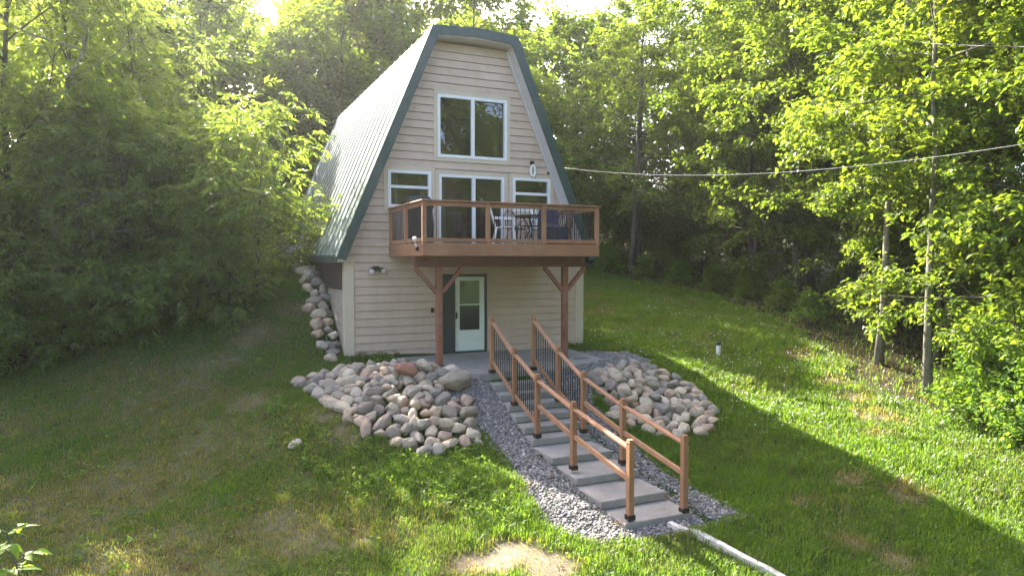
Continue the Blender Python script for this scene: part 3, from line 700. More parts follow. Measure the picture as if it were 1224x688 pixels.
# covered grill on the left
gr = empty('covered_grill', (-1.62,-1.0,FZ), 'tall grill under a dark cover at the left end of the deck', 'grill')
mb = MB(); rr = [(.30,.26,.0),(.31,.27,.4),(.29,.26,.78),(.33,.28,.82),(.31,.24,.98),(.22,.16,1.08),(.05,.04,1.10)]
n=20
for w_,d_,z in rr:
    for k in range(n):
        a=2*math.pi*k/n; e=.6; cx_=math.copysign(abs(math.cos(a))**e,math.cos(a)); cy_=math.copysign(abs(math.sin(a))**e,math.sin(a)); f_=1+.04*math.sin(7*a+z*9)
        mb.v.append((w_*cx_*f_, d_*cy_*f_, z+.05))
for i in range(len(rr)-1):
    for k in range(n): k2=(k+1)%n; mb.f.append((i*n+k,i*n+k2,(i+1)*n+k2,(i+1)*n+k))
mb.f.append(tuple((len(rr)-1)*n+k for k in range(n))); mb.build('cover', M['char'], gr, True)
for sx in (-.24,.24):
    MB().tube([(sx-.02,-.2,.05),(sx+.02,-.2,.05)],.05,12).build('wheel', M['black'], gr); MB().tube([(sx-.02,.2,.05),(sx+.02,.2,.05)],.05,12).build('wheel', M['black'], gr)
# hanging plant-ish wind chime and clamp lamp at deck's left front corner
sp = empty('clamp_lamp', (-2.155,-2.5,2.70), 'small white spot lamp clamped to the left front corner of the deck', 'lamp')
MB().tube([(0,0,.0),(-.03,-.03,.12)],[.018,.018],8).build('stem', M['white'], sp); MB().tube([(-.02,.02,.10),(-.05,-.06,.16),(-.08,-.14,.20)],[.022,.038,.048],12).build('shade', M['white'], sp, True)
MB().box((-.02,-.03,-.06),(.059,.03,.02)).build('clamp', M['black'], sp)

# ------------------------------------------------------------------ field stones
def stone_mesh(seed, flat=.7):
    bm = bmesh.new(); bmesh.ops.create_icosphere(bm, subdivisions=4, radius=1)
    off = Vector((seed*7.3, seed*3.1, seed*1.7)); R = random.Random(seed)
    cuts = [(Vector((R.gauss(0,1),R.gauss(0,1),R.gauss(0,1))).normalized(), R.uniform(.55,.88)) for _ in range(8)]
    for v in bm.verts:
        p = v.co.normalized(); d = 1+.22*mnoise.noise(p*1.1+off)+.10*mnoise.noise(p*2.7+off)
        q = p*d
        for nn, k in cuts:
            e = q.dot(nn)-k
            if e > 0: q -= nn*e*.74
        q += p*.03*mnoise.noise(p*7+off); v.co = Vector((q.x, q.y*R.choice((.78,.78)), q.z*flat))
    me = bpy.data.meshes.new('boulder'); bm.to_mesh(me); bm.free(); me.shade_smooth(); me.materials.append(M['stone']); return me
SM = [stone_mesh(i+1, .62+.05*(i%5)) for i in range(12)]
def pack(poly, r0, r1, tries, seed):
    R = random.Random(seed); xs=[p[0] for p in poly]; ys=[p[1] for p in poly]; out=[]
    pts=[]
    for k in range(tries):
        r = r0+(r1-r0)*(1-k/tries)**1.2*R.uniform(.6,1) if k < tries*.6 else R.uniform(r0, (r0+r1)/2)
        x=R.uniform(min(xs),max(xs)); y=R.uniform(min(ys),max(ys))
        if not bool(inpoly(np.array([x]),np.array([y]),poly)[0]): continue
        if all((x-a)**2+(y-b)**2 > ((r+c)*.70)**2 for a,b,c in pts): pts.append((x,y,r))
    return pts
def put_stone(x, y, r, z, label, group, R):
    o = bpy.data.objects.new('boulder', R.choice(SM)); COL.objects.link(o)
    o.location = (x, y, z); o.scale = (r*R.uniform(.95,1.5), r*R.uniform(.9,1.2), r*R.uniform(.85,1.3))
    o.rotation_euler = (R.gauss(0,.25), R.gauss(0,.25), R.uniform(0,6.28)); return tag(o, label, 'boulder', group)
R = random.Random(11)
lab = {'L':('rounded field stone in the pile left of the gravel below the patio','field stones piled left of the stairs'),
       'R':('rounded field stone in the bed right of the stair handrails','field stones laid right of the stairs'),
       'S':('shaded field stone lining the bank along the block side wall','field stones along the left side wall')}
big = [(-1.62,-3.55,.34)]
ptsL = [p for p in pack(ROCK_L, .088, .20, 9000, 3) if math.hypot(p[0]+1.62,p[1]+3.55) > p[2]+.27]
for x,y,r in ptsL: put_stone(x,y,r,float(H(x,y))+r*.30+.01,*lab['L'],R)
top = [p for p in pack([(-4.0,-1.9),(-3.2,-1.6),(-2.0,-2.5),(-1.9,-4.2),(-2.2,-4.7),(-3.1,-4.6)], .085, .15, 320, 5)]
for x,y,r in top[:40]: put_stone(x,y,r,float(H(x,y))+r*.65+.08,*lab['L'],R)
o = put_stone(-1.62,-3.55,.36,float(H(-1.62,-3.55))+.2,'largest flat-topped grey boulder at the gravel side of the left rock pile','field stones piled left of the stairs',R); o.scale=(.42,.30,.27); o.rotation_euler=(0,-.12,.3)
rs = bpy.data.objects.new('boulder', SM[3].copy()); COL.objects.link(rs); rs.data.materials.clear(); rs.data.materials.append(M['redstone'])
rs.location=(-2.55,-3.0,float(H(-2.55,-3.0))+.30); rs.scale=(.27,.2,.2); rs.rotation_euler=(.1,.3,-.4); tag(rs,'reddish brown boulder near the top of the left rock pile','boulder','field stones piled left of the stairs')
for x,y,r in pack(ROCK_R, .095, .18, 7000, 8): put_stone(x,y,r,float(H(x,y))+r*.3+.01,*lab['R'],R)
for x,y,r in pack([(1.8,-4.1),(3.0,-3.8),(3.2,-5),(2.4,-5.5),(1.7,-5)], .11, .18, 120, 9)[:16]: put_stone(x,y,r,float(H(x,y))+r*.6+.07,*lab['R'],R)
for x,y,r in pack(ROCK_S, .11, .19, 2500, 10): put_stone(x,y,r,float(H(x,y))+r*.4,*lab['S'],R)
o = put_stone(-4.95,-4.35,.11,float(H(-4.95,-4.35))+.05,'lone small stone lying in the grass left of rock pile','',R)

# ------------------------------------------------------------------ gravel chips (stuff)
def scatter(poly, dens, rng):
    xs=[p[0] for p in poly]; ys=[p[1] for p in poly]; A=(max(xs)-min(xs))*(max(ys)-min(ys)); n=int(A*dens)
    x=rng.uniform(min(xs),max(xs),n); y=rng.uniform(min(ys),max(ys),n); k=inpoly(x,y,poly); return x[k],y[k]
def chips(name, poly, dens, smin, smax):
    x,y = scatter(poly, dens, RNG)
    k = ~inpoly(x,y,[(-.9,-3.4),(.32,-3.4),(.32,-8.6),(-.9,-8.6)]) & ~inpoly(x,y,P); x=x[k]; y=y[k]; n=len(x)
    g=(1+5**.5)/2; ico=np.array([(-1,g,0),(1,g,0),(-1,-g,0),(1,-g,0),(0,-1,g),(0,1,g),(0,-1,-g),(0,1,-g),(g,0,-1),(g,0,1),(-g,0,-1),(-g,0,1)])/math.sqrt(1+g*g)
    fi=np.array([(0,11,5),(0,5,1),(0,1,7),(0,7,10),(0,10,11),(1,5,9),(5,11,4),(11,10,2),(10,7,6),(7,1,8),(3,9,4),(3,4,2),(3,2,6),(3,6,8),(3,8,9),(4,9,5),(2,4,11),(6,2,10),(8,6,7),(9,8,1)])
    s=smin+(smax-smin)*RNG.beta(1.3,2.6,n)*1.5; V=np.repeat(ico[None],n,0)*(1+RNG.normal(0,.16,(n,12,1))); V*=np.stack([RNG.uniform(.8,1.4,n),RNG.uniform(.6,1,n),RNG.uniform(.4,.7,n)],1)[:,None]
    q=RNG.normal(size=(n,4)); q[:,1:3]*=.35; q/=np.linalg.norm(q,axis=1)[:,None]; w,a,b,c=q.T
    Rm=np.stack([1-2*(b*b+c*c),2*(a*b-c*w),2*(a*c+b*w),2*(a*b+c*w),1-2*(a*a+c*c),2*(b*c-a*w),2*(a*c-b*w),2*(b*c+a*w),1-2*(a*a+b*b)],1).reshape(n,3,3)
    V=np.einsum('nij,nkj->nki',Rm,V)*s[:,None,None]; V+=np.stack([x,y,H(x,y)+.012+s*.35],1)[:,None]
    FC=(fi[None]+12*np.arange(n)[:,None,None]).reshape(-1,3)
    me=fast_mesh(name,V.reshape(-1,3),FC,[('var','FACE',np.repeat(RNG.beta(1.6,2,n),20))]); return tag(link(name,me,M['chips']),'loose grey crushed stone spread along both sides of the steps','gravel',kind='stuff')
GR2=[(-3.3,-.15),(-2.1,-1.2),(-1.5,-2.1),(.95,-2.1),(2.6,-.9),(3.9,-1.4),(3.75,-2.95),(1.6,-3.7),(1.05,-4.6),(1.1,-6.0),(.85,-7.3),(1.1,-9.05),(.35,-9.1),(-1.0,-9.0),(-1.55,-9.0),(-2.05,-8.35),(-1.9,-7.2),(-1.68,-6.2),(-1.62,-5.0),(-2.4,-3.4)]
chips('gravel', GR2, 1250, .010, .033)

# ------------------------------------------------------------------ trees
def leaves_mesh(name, P0, P1, n, size, rng, aspect=.55, droop=.35, spread=.16, flat=.7, pinnate=False):
    """n folded leaves along twig segments P0->P1"""
    ln = np.linalg.norm(P1-P0, axis=1); pr = ln/ln.sum(); per = 9 if pinnate else 6; nc = n//per; n = nc*per
    k = rng.choice(len(P0), nc, p=pr); t = rng.uniform(0,1,nc)**.7
    d = P1[k]-P0[k]; d /= np.linalg.norm(d,axis=1)[:,None]
    org = P0[k]+(P1[k]-P0[k])*t[:,None]+rng.normal(0,spread,(nc,3))*np.array([1,1,flat])
    axs = d+rng.normal(0,.7,(nc,3)); axs[:,2] = axs[:,2]*.5-droop*rng.uniform(.0,1.1,nc); axs /= np.linalg.norm(axs,axis=1)[:,None]
    cup = np.array([0,0,1.])+rng.normal(0,.35,(nc,3)); csd = np.cross(axs,cup); csd /= np.linalg.norm(csd,axis=1)[:,None]+1e-9
    k = np.repeat(k,per); q = np.tile(np.arange(per),nc)
    ax_ = np.repeat(axs,per,0); sd_ = np.repeat(csd,per,0); og = np.repeat(org,per,0)
    if pinnate:      # leaflets in pairs along a drooping stalk
        u_ = ((q+1)//2)/4.; sg = np.where(q==0, 0., np.where(q%2==1,1.,-1.)); u_ = np.where(q==0, 1.1, u_)
        pos = og+ax_*(u_*size*2.0)[:,None]-np.array([0,0,1.])*(u_**2*size*.5)[:,None]
        out = ax_*.75+sd_*(sg*.85)[:,None]+rng.normal(0,.18,(n,3)); out[:,2] -= .25
    else:            # spray of leaves round a twig end
        a_ = q*2.4+np.repeat(rng.uniform(0,6.28,nc),per)
        pos = og+ax_*rng.uniform(0,size*1.5,n)[:,None]+rng.normal(0,size*.35,(n,3))
        out = ax_*(.5+.5*np.cos(a_))[:,None]+sd_*np.sin(a_)[:,None]+rng.normal(0,.35,(n,3)); out[:,2] -= droop*rng.uniform(0,.9,n)
    out /= np.linalg.norm(out,axis=1)[:,None]
    up = np.array([0,0,1.])+rng.normal(0,.40,(n,3)); side = np.cross(out,up); side /= np.linalg.norm(side,axis=1)[:,None]+1e-9; nn = np.cross(side,out)
    s = size*rng.uniform(.6,1.25,n)[:,None]; w = s*aspect*.5; bend = rng.uniform(.05,.28,n)[:,None]*s
    v0 = pos; v2 = pos+out*s-nn*bend; mid = pos+out*s*.45; v1 = mid+side*w+nn*bend*.35; v3 = mid-side*w+nn*bend*.35
    V = np.stack([v0,v1,v2,v3],1).reshape(-1,3); b = 4*np.arange(n)
    FC = np.stack([np.stack([b,b+1,b+2],1),np.stack([b,b+2,b+3],1)],1).reshape(-1,3)
    var = np.clip(rng.normal(.5,.2,n)+rng.normal(0,.12,len(P0))[k],0,1)
    return fast_mesh(name, V, FC, [('var','FACE',np.repeat(var,2))])
def gen_tree(seed, h, tr, base, R, nl, nleaf, leaf, lmat, bmat, aspect=.55, droop=.35, lean=.3, shape='round', spread=.16, twig=True, rise=(12,62), pinnate=False):
    rng = np.random.default_rng(seed); rd = random.Random(seed)
    mb = MB(); pts=[]; x=y=0.; nseg=10; ang=rd.uniform(0,6.28)
    for i in range(nseg+1):
        pts.append(Vector((x,y,h*i/nseg-.25*(i==0)))); x+=lean*math.cos(ang)*h/40+rd.gauss(0,.035*h/10); y+=lean*math.sin(ang)*h/40+rd.gauss(0,.035*h/10)
    rad=[tr*(1-.9*(i/nseg)**.9) for i in range(nseg+1)]; rad[0]*=1.35
    mb.tube(pts,rad,9)
    def at(f):
        q=f*nseg; i=min(int(q),nseg-1); return pts[i].lerp(pts[i+1],q-i), rad[i]+(rad[i+1]-rad[i])*(q-i)
    A=[];B=[]; az=rd.uniform(0,6.28)
    for l in range(nl):
        f=base+(.98-base)*((l+rd.random()*.8)/nl); u=(f-base)/(1-base); az+=2.4+rd.gauss(0,.4)
        if shape=='round': prof=math.sin(math.pi*min(1,.18+.80*u))**.8
        elif shape=='bush': prof=(1-.55*u)
        else: prof=(1-u)**.7+.12
        L=R*prof*rd.uniform(.7,1.15); el=math.radians(rise[0]+(rise[1]-rise[0])*u+rd.gauss(0,9))
        p,r0=at(f); d=Vector((math.cos(az)*math.cos(el),math.sin(az)*math.cos(el),math.sin(el)))
        lp=[p]; q=p.copy(); dd=d.copy(); m=5
        for j in range(m):
            dd=(dd+Vector((rd.gauss(0,.12),rd.gauss(0,.12),rd.gauss(0,.08)-.05))).normalized(); q=q+dd*L/m; lp.append(q.copy())
        r0=min(r0*.55, .03+.012*L); mb.tube(lp,[r0*(1-.8*j/m) for j in range(m+1)],5,False)
        for sidx in range(7):
            ff=.22+.78*(sidx+rd.random())/7; qq=ff*m; i=min(int(qq),m-1); sp_=lp[i].lerp(lp[i+1],qq-i); td=(lp[i+1]-lp[i]).normalized()
            sgn=1 if sidx%2 else -1; hz=td.cross(Vector((0,0,1))); hz=hz.normalized() if hz.length>.05 else Vector((1,0,0))
            vt=td.cross(hz); an=rd.gauss(0,.75); sd=(td*.75+(hz*math.cos(an)+vt*math.sin(an))*sgn*rd.uniform(.5,1.0)+Vector((0,0,rd.gauss(.05,.14)))).normalized(); SL=(.20+.34*(1-ff))*L*rd.uniform(.7,1.2)+.25
            e=sp_+sd*SL+Vector((0,0,-.08*SL)); 
            if twig: mb.tube([sp_,sp_.lerp(e,.5)+Vector((0,0,.03)),e],[r0*.32+.003,r0*.2+.003,.003],3,False)
            A.append(sp_.lerp(e,.25)); B.append(e)
            for tw in range(3):
                g=.35+.22*tw+rd.uniform(0,.1); s0=sp_.lerp(e,g); td2=(sd+sd.cross(Vector((0,0,1)))*rd.choice((-1,1))*rd.uniform(.5,1.1)+Vector((0,0,rd.gauss(-.05,.15)))).normalized()
                A.append(s0); B.append(s0+td2*SL*.42)
    me_t=bpy.data.meshes.new('trunk'); me_t.from_pydata(mb.v,[],mb.f); me_t.shade_smooth(); me_t.materials.append(bmat)
    me_c=leaves_mesh('crown',np.array([tuple(a) for a in A]),np.array([tuple(b) for b in B]),nleaf,leaf,rng,aspect,droop,spread,pinnate=pinnate); me_c.materials.append(lmat)
    return me_t, me_c
KIND = {
 'near':  [gen_tree(21+i,13,.14,.22,3.6,23,23000,.155,M['maple'],M['bark'],.68,.35,spread=.15,rise=(2,55)) for i in range(3)],
 'slim':  [gen_tree(221+i,13.5,.095,.34,2.8,21,13500,.155,M['maple'],M['midbark'],.68,.35,spread=.15,rise=(0,50),lean=.15) for i in range(2)],
 'nearlow':[gen_tree(121+i,9,.085,.10,2.8,20,13000,.15,M['maple'],M['bark'],.68,.35,spread=.14,rise=(2,55)) for i in range(2)],
 'far':   [gen_tree(41+i,15,.16,.22,3.8,24,10500,.33,M['maple'],M['bark'],.65,.35,twig=False,spread=.27) for i in range(3)],
 'ash':   [gen_tree(61+i,11,.12,.14,3.2,23,9800,.21,M['ash'],M['bark'],.38,.6,spread=.19,rise=(20,68),pinnate=True) for i in range(3)],
 'shrub': [gen_tree(81+i,4.2,.05,.06,1.9,19,5000,.195,M['ash'],M['bark'],.38,.6,shape='bush',spread=.18,rise=(20,66),pinnate=True) for i in range(3)],
 'low':   [gen_tree(91+i,1.6,.03,.05,1.05,16,4200,.11,M['young'],M['bark'],.6,.4,shape='bush',spread=.12,rise=(15,65)) for i in range(3)],
}
def tree(kind, x, y, label, cat, group=None, s=1.0, rz=None, name='tree', v=None, tilt=0):
    vs = KIND[kind]; mt, mc = vs[rnd.randrange(len(vs)) if v is None else v]
    e = empty(name, (x, y, float(H(x,y))), label, cat, group, rnd.uniform(0,6.28) if rz is None else rz)
    e.scale = (s*rnd.uniform(.93,1.07), s*rnd.uniform(.93,1.07), s*rnd.uniform(.95,1.05)); e.rotation_euler[0] = rnd.gauss(0,.03)+tilt
    for nm, me in (('trunk', mt), ('crown', mc)):
        o = bpy.data.objects.new(nm, me); COL.objects.link(o); o.parent = e
    return e
# right edge, sunlit maples close to the lawn
G1='trees along the right edge of the lawn'
for x,y,k,s,lb in [(8.45,-6.7,'slim',1.0,'tall slim maple with a bare grey lower trunk at the right lawn edge'),
                (9.5,-4.6,'slim',1.0,'slim dark-stemmed maple set just back from the tallest bare trunk at right'),
                (13.0,1.4,'near',1.05,'broad shaded maple where the right lawn edge bends uphill'),
                (14,4.6,'near',1.05,'maple with low sunlit boughs above the white vent pipe'),
                (11.6,9.8,'near',1.0,'maple at the top of the right slope behind the deck corner'),
                (8.8,-8.6,'nearlow',1.05,'sunlit young maple leaning in at the far right edge')]:
    tree(k,x,y,lb,'tree',G1,s)
LBL='leafy tree crowded in the second row of woods right of the lawn'; G2='trees in the wood right of the lawn'
for x,y,k,s in [(11.4,-7.4,'near',1.0),(12.9,-4.2,'near',.95),(14.6,-1.6,'near',1.1),(16,3.4,'near',1.1),(16.6,8.4,'near',1.1),(13.6,-9,'near',1),(14.4,13.2,'near',1.05),(10.5,16.5,'nearlow',1.1),(17,-6,'far',1),(19.6,.5,'far',1.05),(21,6,'far',1),(20,12,'far',1.1),(13.2,3.6,'nearlow',.9),(10.9,-5.2,'nearlow',.85),(11.9,-2.2,'nearlow',.85),(12.6,-11,'near',1.0),(15.5,-12,'near',1.0),(15.5,6.4,'nearlow',.9),(17.5,9.8,'nearlow',1.0),(10.4,-8.6,'nearlow',.9),(17,-2.5,'nearlow',1.0),(8.0,14.4,'nearlow',1.0)]:
    tree(k,x,y,LBL,'tree',G2,s)
LBL='tree in the deep wood rising behind the cabin'; G3='trees in the wood behind the cabin'
for x,y,k,s in [(-1.5,22,'far',0.85),(3.2,23,'far',1.12),(.6,21.5,'far',1.02),(7.5,21,'far',1.10),(-6,23,'far',0.90),(11,24,'far',0.95),(15.5,20,'far',0.95),(-10.5,22,'far',0.95),(.8,29,'far',0.96),(5.6,30,'far',0.96),(10.4,31,'far',1.01),(15.6,28,'far',1.01),(20.5,24,'far',1.05),(-4,30,'far',0.96),(-9,31,'far',1.01),(25,18,'far',1.10),(26,10,'far',1.10),(-14.5,29,'far',1.01),(30,26,'far',0.96),(24,33,'far',1.15),(18,36,'far',1.10),(8,38,'far',1.15),(-2,38,'far',1.15),(-8,39,'far',1.15),(13,38,'far',1.15),(3,37.5,'far',1.15)]:
    tree(k,x,y,LBL,'tree',G3,s)
# left wood
G4='trees in the wood left of the cabin'
for x,y,k,s,lb in [(-7.7,9.8,'ash',.88,'dark-trunked ash just behind the left eave of the cabin'),
                   (-8.8,6.4,'ash',1.05,'broad ash over the shaded thicket nearest the lawn'),
                   (-11.0,5.8,'ash',1.1,'leafy ash at the far left above the shaded lawn')]:
    tree(k,x,y,lb,'tree',G4,s)
LBL='ash in the tangled wood behind the left thicket'
for x,y,k,s in [(-10.4,10.5,'ash',.95),(-13.2,9.6,'ash',.95),(-9.4,14.0,'ash',.95),(-12.4,15,'ash',.95),(-15.6,13.5,'ash',.95),(-9.6,20,'far',.8),(-13.6,20,'far',.8),(-17,18,'far',.8),(-13.4,2.2,'ash',.95),(-16.5,0,'ash',1.0),(-18.5,8,'ash',1.0)]:
    tree(k,x,y,LBL,'tree',G4,s)
LBL='arching shrub with drooping leaflets in the left thicket'; G5='shrubs of the left thicket'
for x,y,s in [(-10.8,3.6,1.0),(-9.4,3.9,1.1),(-7.9,4.0,1.15),(-6.6,4.4,1.0),(-5.5,5.6,.95),(-8.8,5.4,1.3),(-10.2,5.6,1.3),(-12.2,3.6,1.1),(-7.2,6.6,1.2),(-5.6,8.2,1.0),(-13.2,4.9,1.2),(-6.4,2.9,.75),(-5.7,2.3,.6)]:
    tree('shrub',x,y,LBL,'shrub',G5,s,name='shrub')
tree('shrub',-4.95,3.0,'shrub whose bright sprays hang in front of the left eave','shrub',G5,1.08,name='shrub')
# low plants at the wood edges
LBL='low leafy plant on the shaded bank under the right trees'; G6='low plants along the right wood edge'
for x,y,s in [(8.3,-8.0,.75),(9.3,-7.2,.8),(8.2,-8.5,1.0),(9.2,-8.2,1.1),(7.6,-9.5,.9),(8.9,-9.4,1.2),(10.8,-1.2,.5),(11.6,.8,.5),(12.2,2.9,.5),(12.4,5,.5),(12,6.8,.5),(11.5,8.6,.5),(10.8,10.4,.6),(9.4,12.6,.6),(7.6,14.0,.6),(5.6,14.8,.7),(12.9,4.0,.45)]:
    tree('low',x,y,LBL,'shrub',G6,s,name='shrub')
LBL='low leafy plant at the foot of the left thicket'; G7='low plants under the left thicket'
for x,y,s in [(-11.3,3.0,.8),(-10.4,2.9,.9),(-9.5,3.1,.8),(-8.6,3.1,.9),(-7.7,3.3,.9),(-6.9,3.6,.8),(-6.0,4.2,.8),(-12.2,2.6,.9)]:
    tree('low',x,y,LBL,'shrub',G7,s,name='shrub')
LBL='shaded undergrowth shrub among the trunks behind the cabin'; G9='undergrowth shrubs in the wood behind the cabin'
for i in range(34):
    x=-12+i*1.05+rnd.uniform(-.5,.5); y=17.5+rnd.uniform(-1.5,7)
    tree('shrub',x,y,LBL,'shrub',G9,rnd.uniform(.8,1.15),name='shrub')
LBL='shaded undergrowth shrub among the trunks right of the lawn'; G11='undergrowth shrubs in the far wood'
for i in range(30):
    x=-10+i*1.35+rnd.uniform(-.6,.6); y=27+rnd.uniform(-2,5)-max(0,x-12)*.75
    tree('shrub',x,y,'shrub far back among the deep wood trunks','shrub',G11,rnd.uniform(.9,1.3),name='shrub')
G10='undergrowth shrubs in the right wood'
for i in range(18):
    u=i/17; x=13.6+4*math.sin(u*3)+rnd.uniform(-1,1.2); y=-9+u*24+rnd.uniform(-.6,.6)
    tree('shrub',x+.8,y,LBL,'shrub',G10,rnd.uniform(.55,.85),name='shrub')
# trees behind the camera, seen mirrored in the panes
LBL='tree across the lawn facing the cabin, mirrored in its windows'; G8='trees facing the cabin'
for x,y,s in [(-11,-28,1.1),(-4,-30,1.1),(3,-29,1.15),(10,-28,1.1),(17,-27,1.1),(24,-24,1.1),(-14,-33,1.0),(-7,-36,1.1),(0,-35,1.05),(7,-34,1.1),(14,-33,1),(20,-30,1.1),(26,-27,1.1),(3.5,-40,1.3),(-3,-42,1.3),(11,-41,1.3),(18,-38,1.3)]:
    e = tree('far',x,y,LBL,'tree',G8,s); e.location.z = -2.6

# ------------------------------------------------------------------ small things on the lawn
x,y = 6.05,-2.55; z=float(H(x,y)); vp = empty('vent_pipe',(x,y,z),'short white vent pipe standing in the grass of the right slope','pipe')
MB().tube([(0,0,-.1),(0,0,.36)],.055,16).build('pipe', M['pipe'], vp, True); MB().lathe([(.062,.33),(.064,.40),(.05,.415)],n=16).build('cap', M['green'], vp)
pa = (-.97,-9.65); pb=(.45,-13.2); mb=MB(); seg=10
for i in range(seg):
    a=[pa[k]+(pb[k]-pa[k])*i/seg for k in (0,1)]; b=[pa[k]+(pb[k]-pa[k])*(i+1)/seg for k in (0,1)]
a=onground(800,630); b=onground(925,690); b=a+(b-a)*1.9; n=14
mb=MB(); pts=[a.lerp(b,i/n) for i in range(n+1)]
for q in pts: q.z=float(H(q.x,q.y))+.045
for i in range(n): mb.bar(pts[i],pts[i+1],.10,.09)
tag(mb.build('edging_board', M['weathered']),'pale weathered edging timber lying in the grass below the steps','edging')
# overhead cables
def cable(name, p, q, sag, r, label, m):
    p=Vector(p); q=Vector(q); pts=[]
    for i in range(33):
        t=i/32; v=p.lerp(q,t); v.z-=4*sag*t*(1-t); pts.append(v)
    tag(MB().tube(pts,r,6).build(name,m,smooth=True),label,'cable')
cable('overhead_cable',(2.72,-.02,4.98),(6.6,-12.0,4.55),.50,.005,'pale cable sagging from the cabin gable out over the right lawn',M['cable'])
cable('overhead_cable',(8.0,-6.0,7.4),(5.6,-13.5,5.0),.1,.006,'thin dark line strung high through the right-hand maples',M['black'])
# sapling near the camera whose top shows in the lower left corner
x,y = -7.56,-12.42; zg = float(H(x,y)); e = empty('sapling',(x,y,zg),'bright young sapling top in the lower left corner','sapling')
rd=random.Random(12); top=.88-zg; st_=[Vector((.05*math.sin(i*1.1),.04*math.cos(i*1.7),top*i/9)) for i in range(10)]
mb=MB().tube(st_,[.016*(1-.085*i) for i in range(10)],7); lv=[]; lf=[]
def leaf(p,d,L,w):
    d=d.normalized(); sd=d.cross(Vector((rd.gauss(0,.25),rd.gauss(0,.25),1))).normalized(); nn=sd.cross(d); b=len(lv)
    for t_,k in ((0,.04),(.15,.55),(.35,1),(.6,.88),(.82,.45),(1,.02)):
        c=p+d*L*t_+nn*(-.28*L*t_*t_)+nn*.0
        for g in (-1,0,1): lv.append(tuple(c+sd*w*k*g+nn*abs(g)*w*k*.28))
    for q in range(5):
        for g in (0,1): lf.append((b+3*q+g,b+3*q+g+1,b+3*q+g+4,b+3*q+g+3))
for i in range(26):
    hh=.60+.40*i/25; f=hh*9; k=min(int(f),8); p=st_[k].lerp(st_[k+1],f-k); az=i*2.4; el=.25+.9*max(0,(hh-.9)*10)*.6
    tw=Vector((math.cos(az),math.sin(az),el)).normalized(); SL=.30*(1.05-hh)+.07; q=p+tw*SL; mb.tube([p,q],[.004,.002],4)
    for m_ in range(5):
        a2=az+(m_-2)*.62+rd.gauss(0,.15); pp=p.lerp(q,.55+.45*(1-abs(m_-2)/2)); leaf(pp,Vector((math.cos(a2),math.sin(a2),rd.uniform(-.35,.25))),rd.uniform(.075,.12),rd.uniform(.017,.026))
mb.build('trunk',M['bark'],e,True)
me=bpy.data.meshes.new('crown'); me.from_pydata(lv,[],lf); me.shade_smooth(); a_=me.attributes.new('var','FLOAT','FACE'); a_.data.foreach_set('value',np.repeat(np.random.default_rng(2).uniform(.4,1,len(lf)//10),10).astype(np.float32))
me.materials.append(M['young']); o=bpy.data.objects.new('crown',me); COL.objects.link(o); o.parent=e
# dead pale tree with bare limbs at upper left
rd=random.Random(5); mb=MB(); tp=[Vector((0,0,-.2))]+[Vector((rd.gauss(0,.16)+.09*i,rd.gauss(0,.16),i*.85)) for i in range(1,11)]
mb.tube(tp,[.13*(1-.08*i) for i in range(11)],8)
for i in range(3,10):
    for k in range(2):
        az=rd.uniform(0,6.28); q=tp[i].copy(); d=Vector((math.cos(az),math.sin(az),rd.uniform(.0,.5))); lp=[q]
        for j in range(6): d=(d+Vector((rd.gauss(0,.18),rd.gauss(0,.18),rd.gauss(.0,.15)))).normalized(); q=q+d*.45; lp.append(q)
        mb.tube(lp,[.035*(1-.14*j) for j in range(7)],5)
dt=empty('dead_tree',(-9.9,4.4,float(H(-9.9,4.4))),'dead tree with pale trunk and bare limbs above the left thicket','tree')
mb.build('trunk',M['palebark'],dt,True)

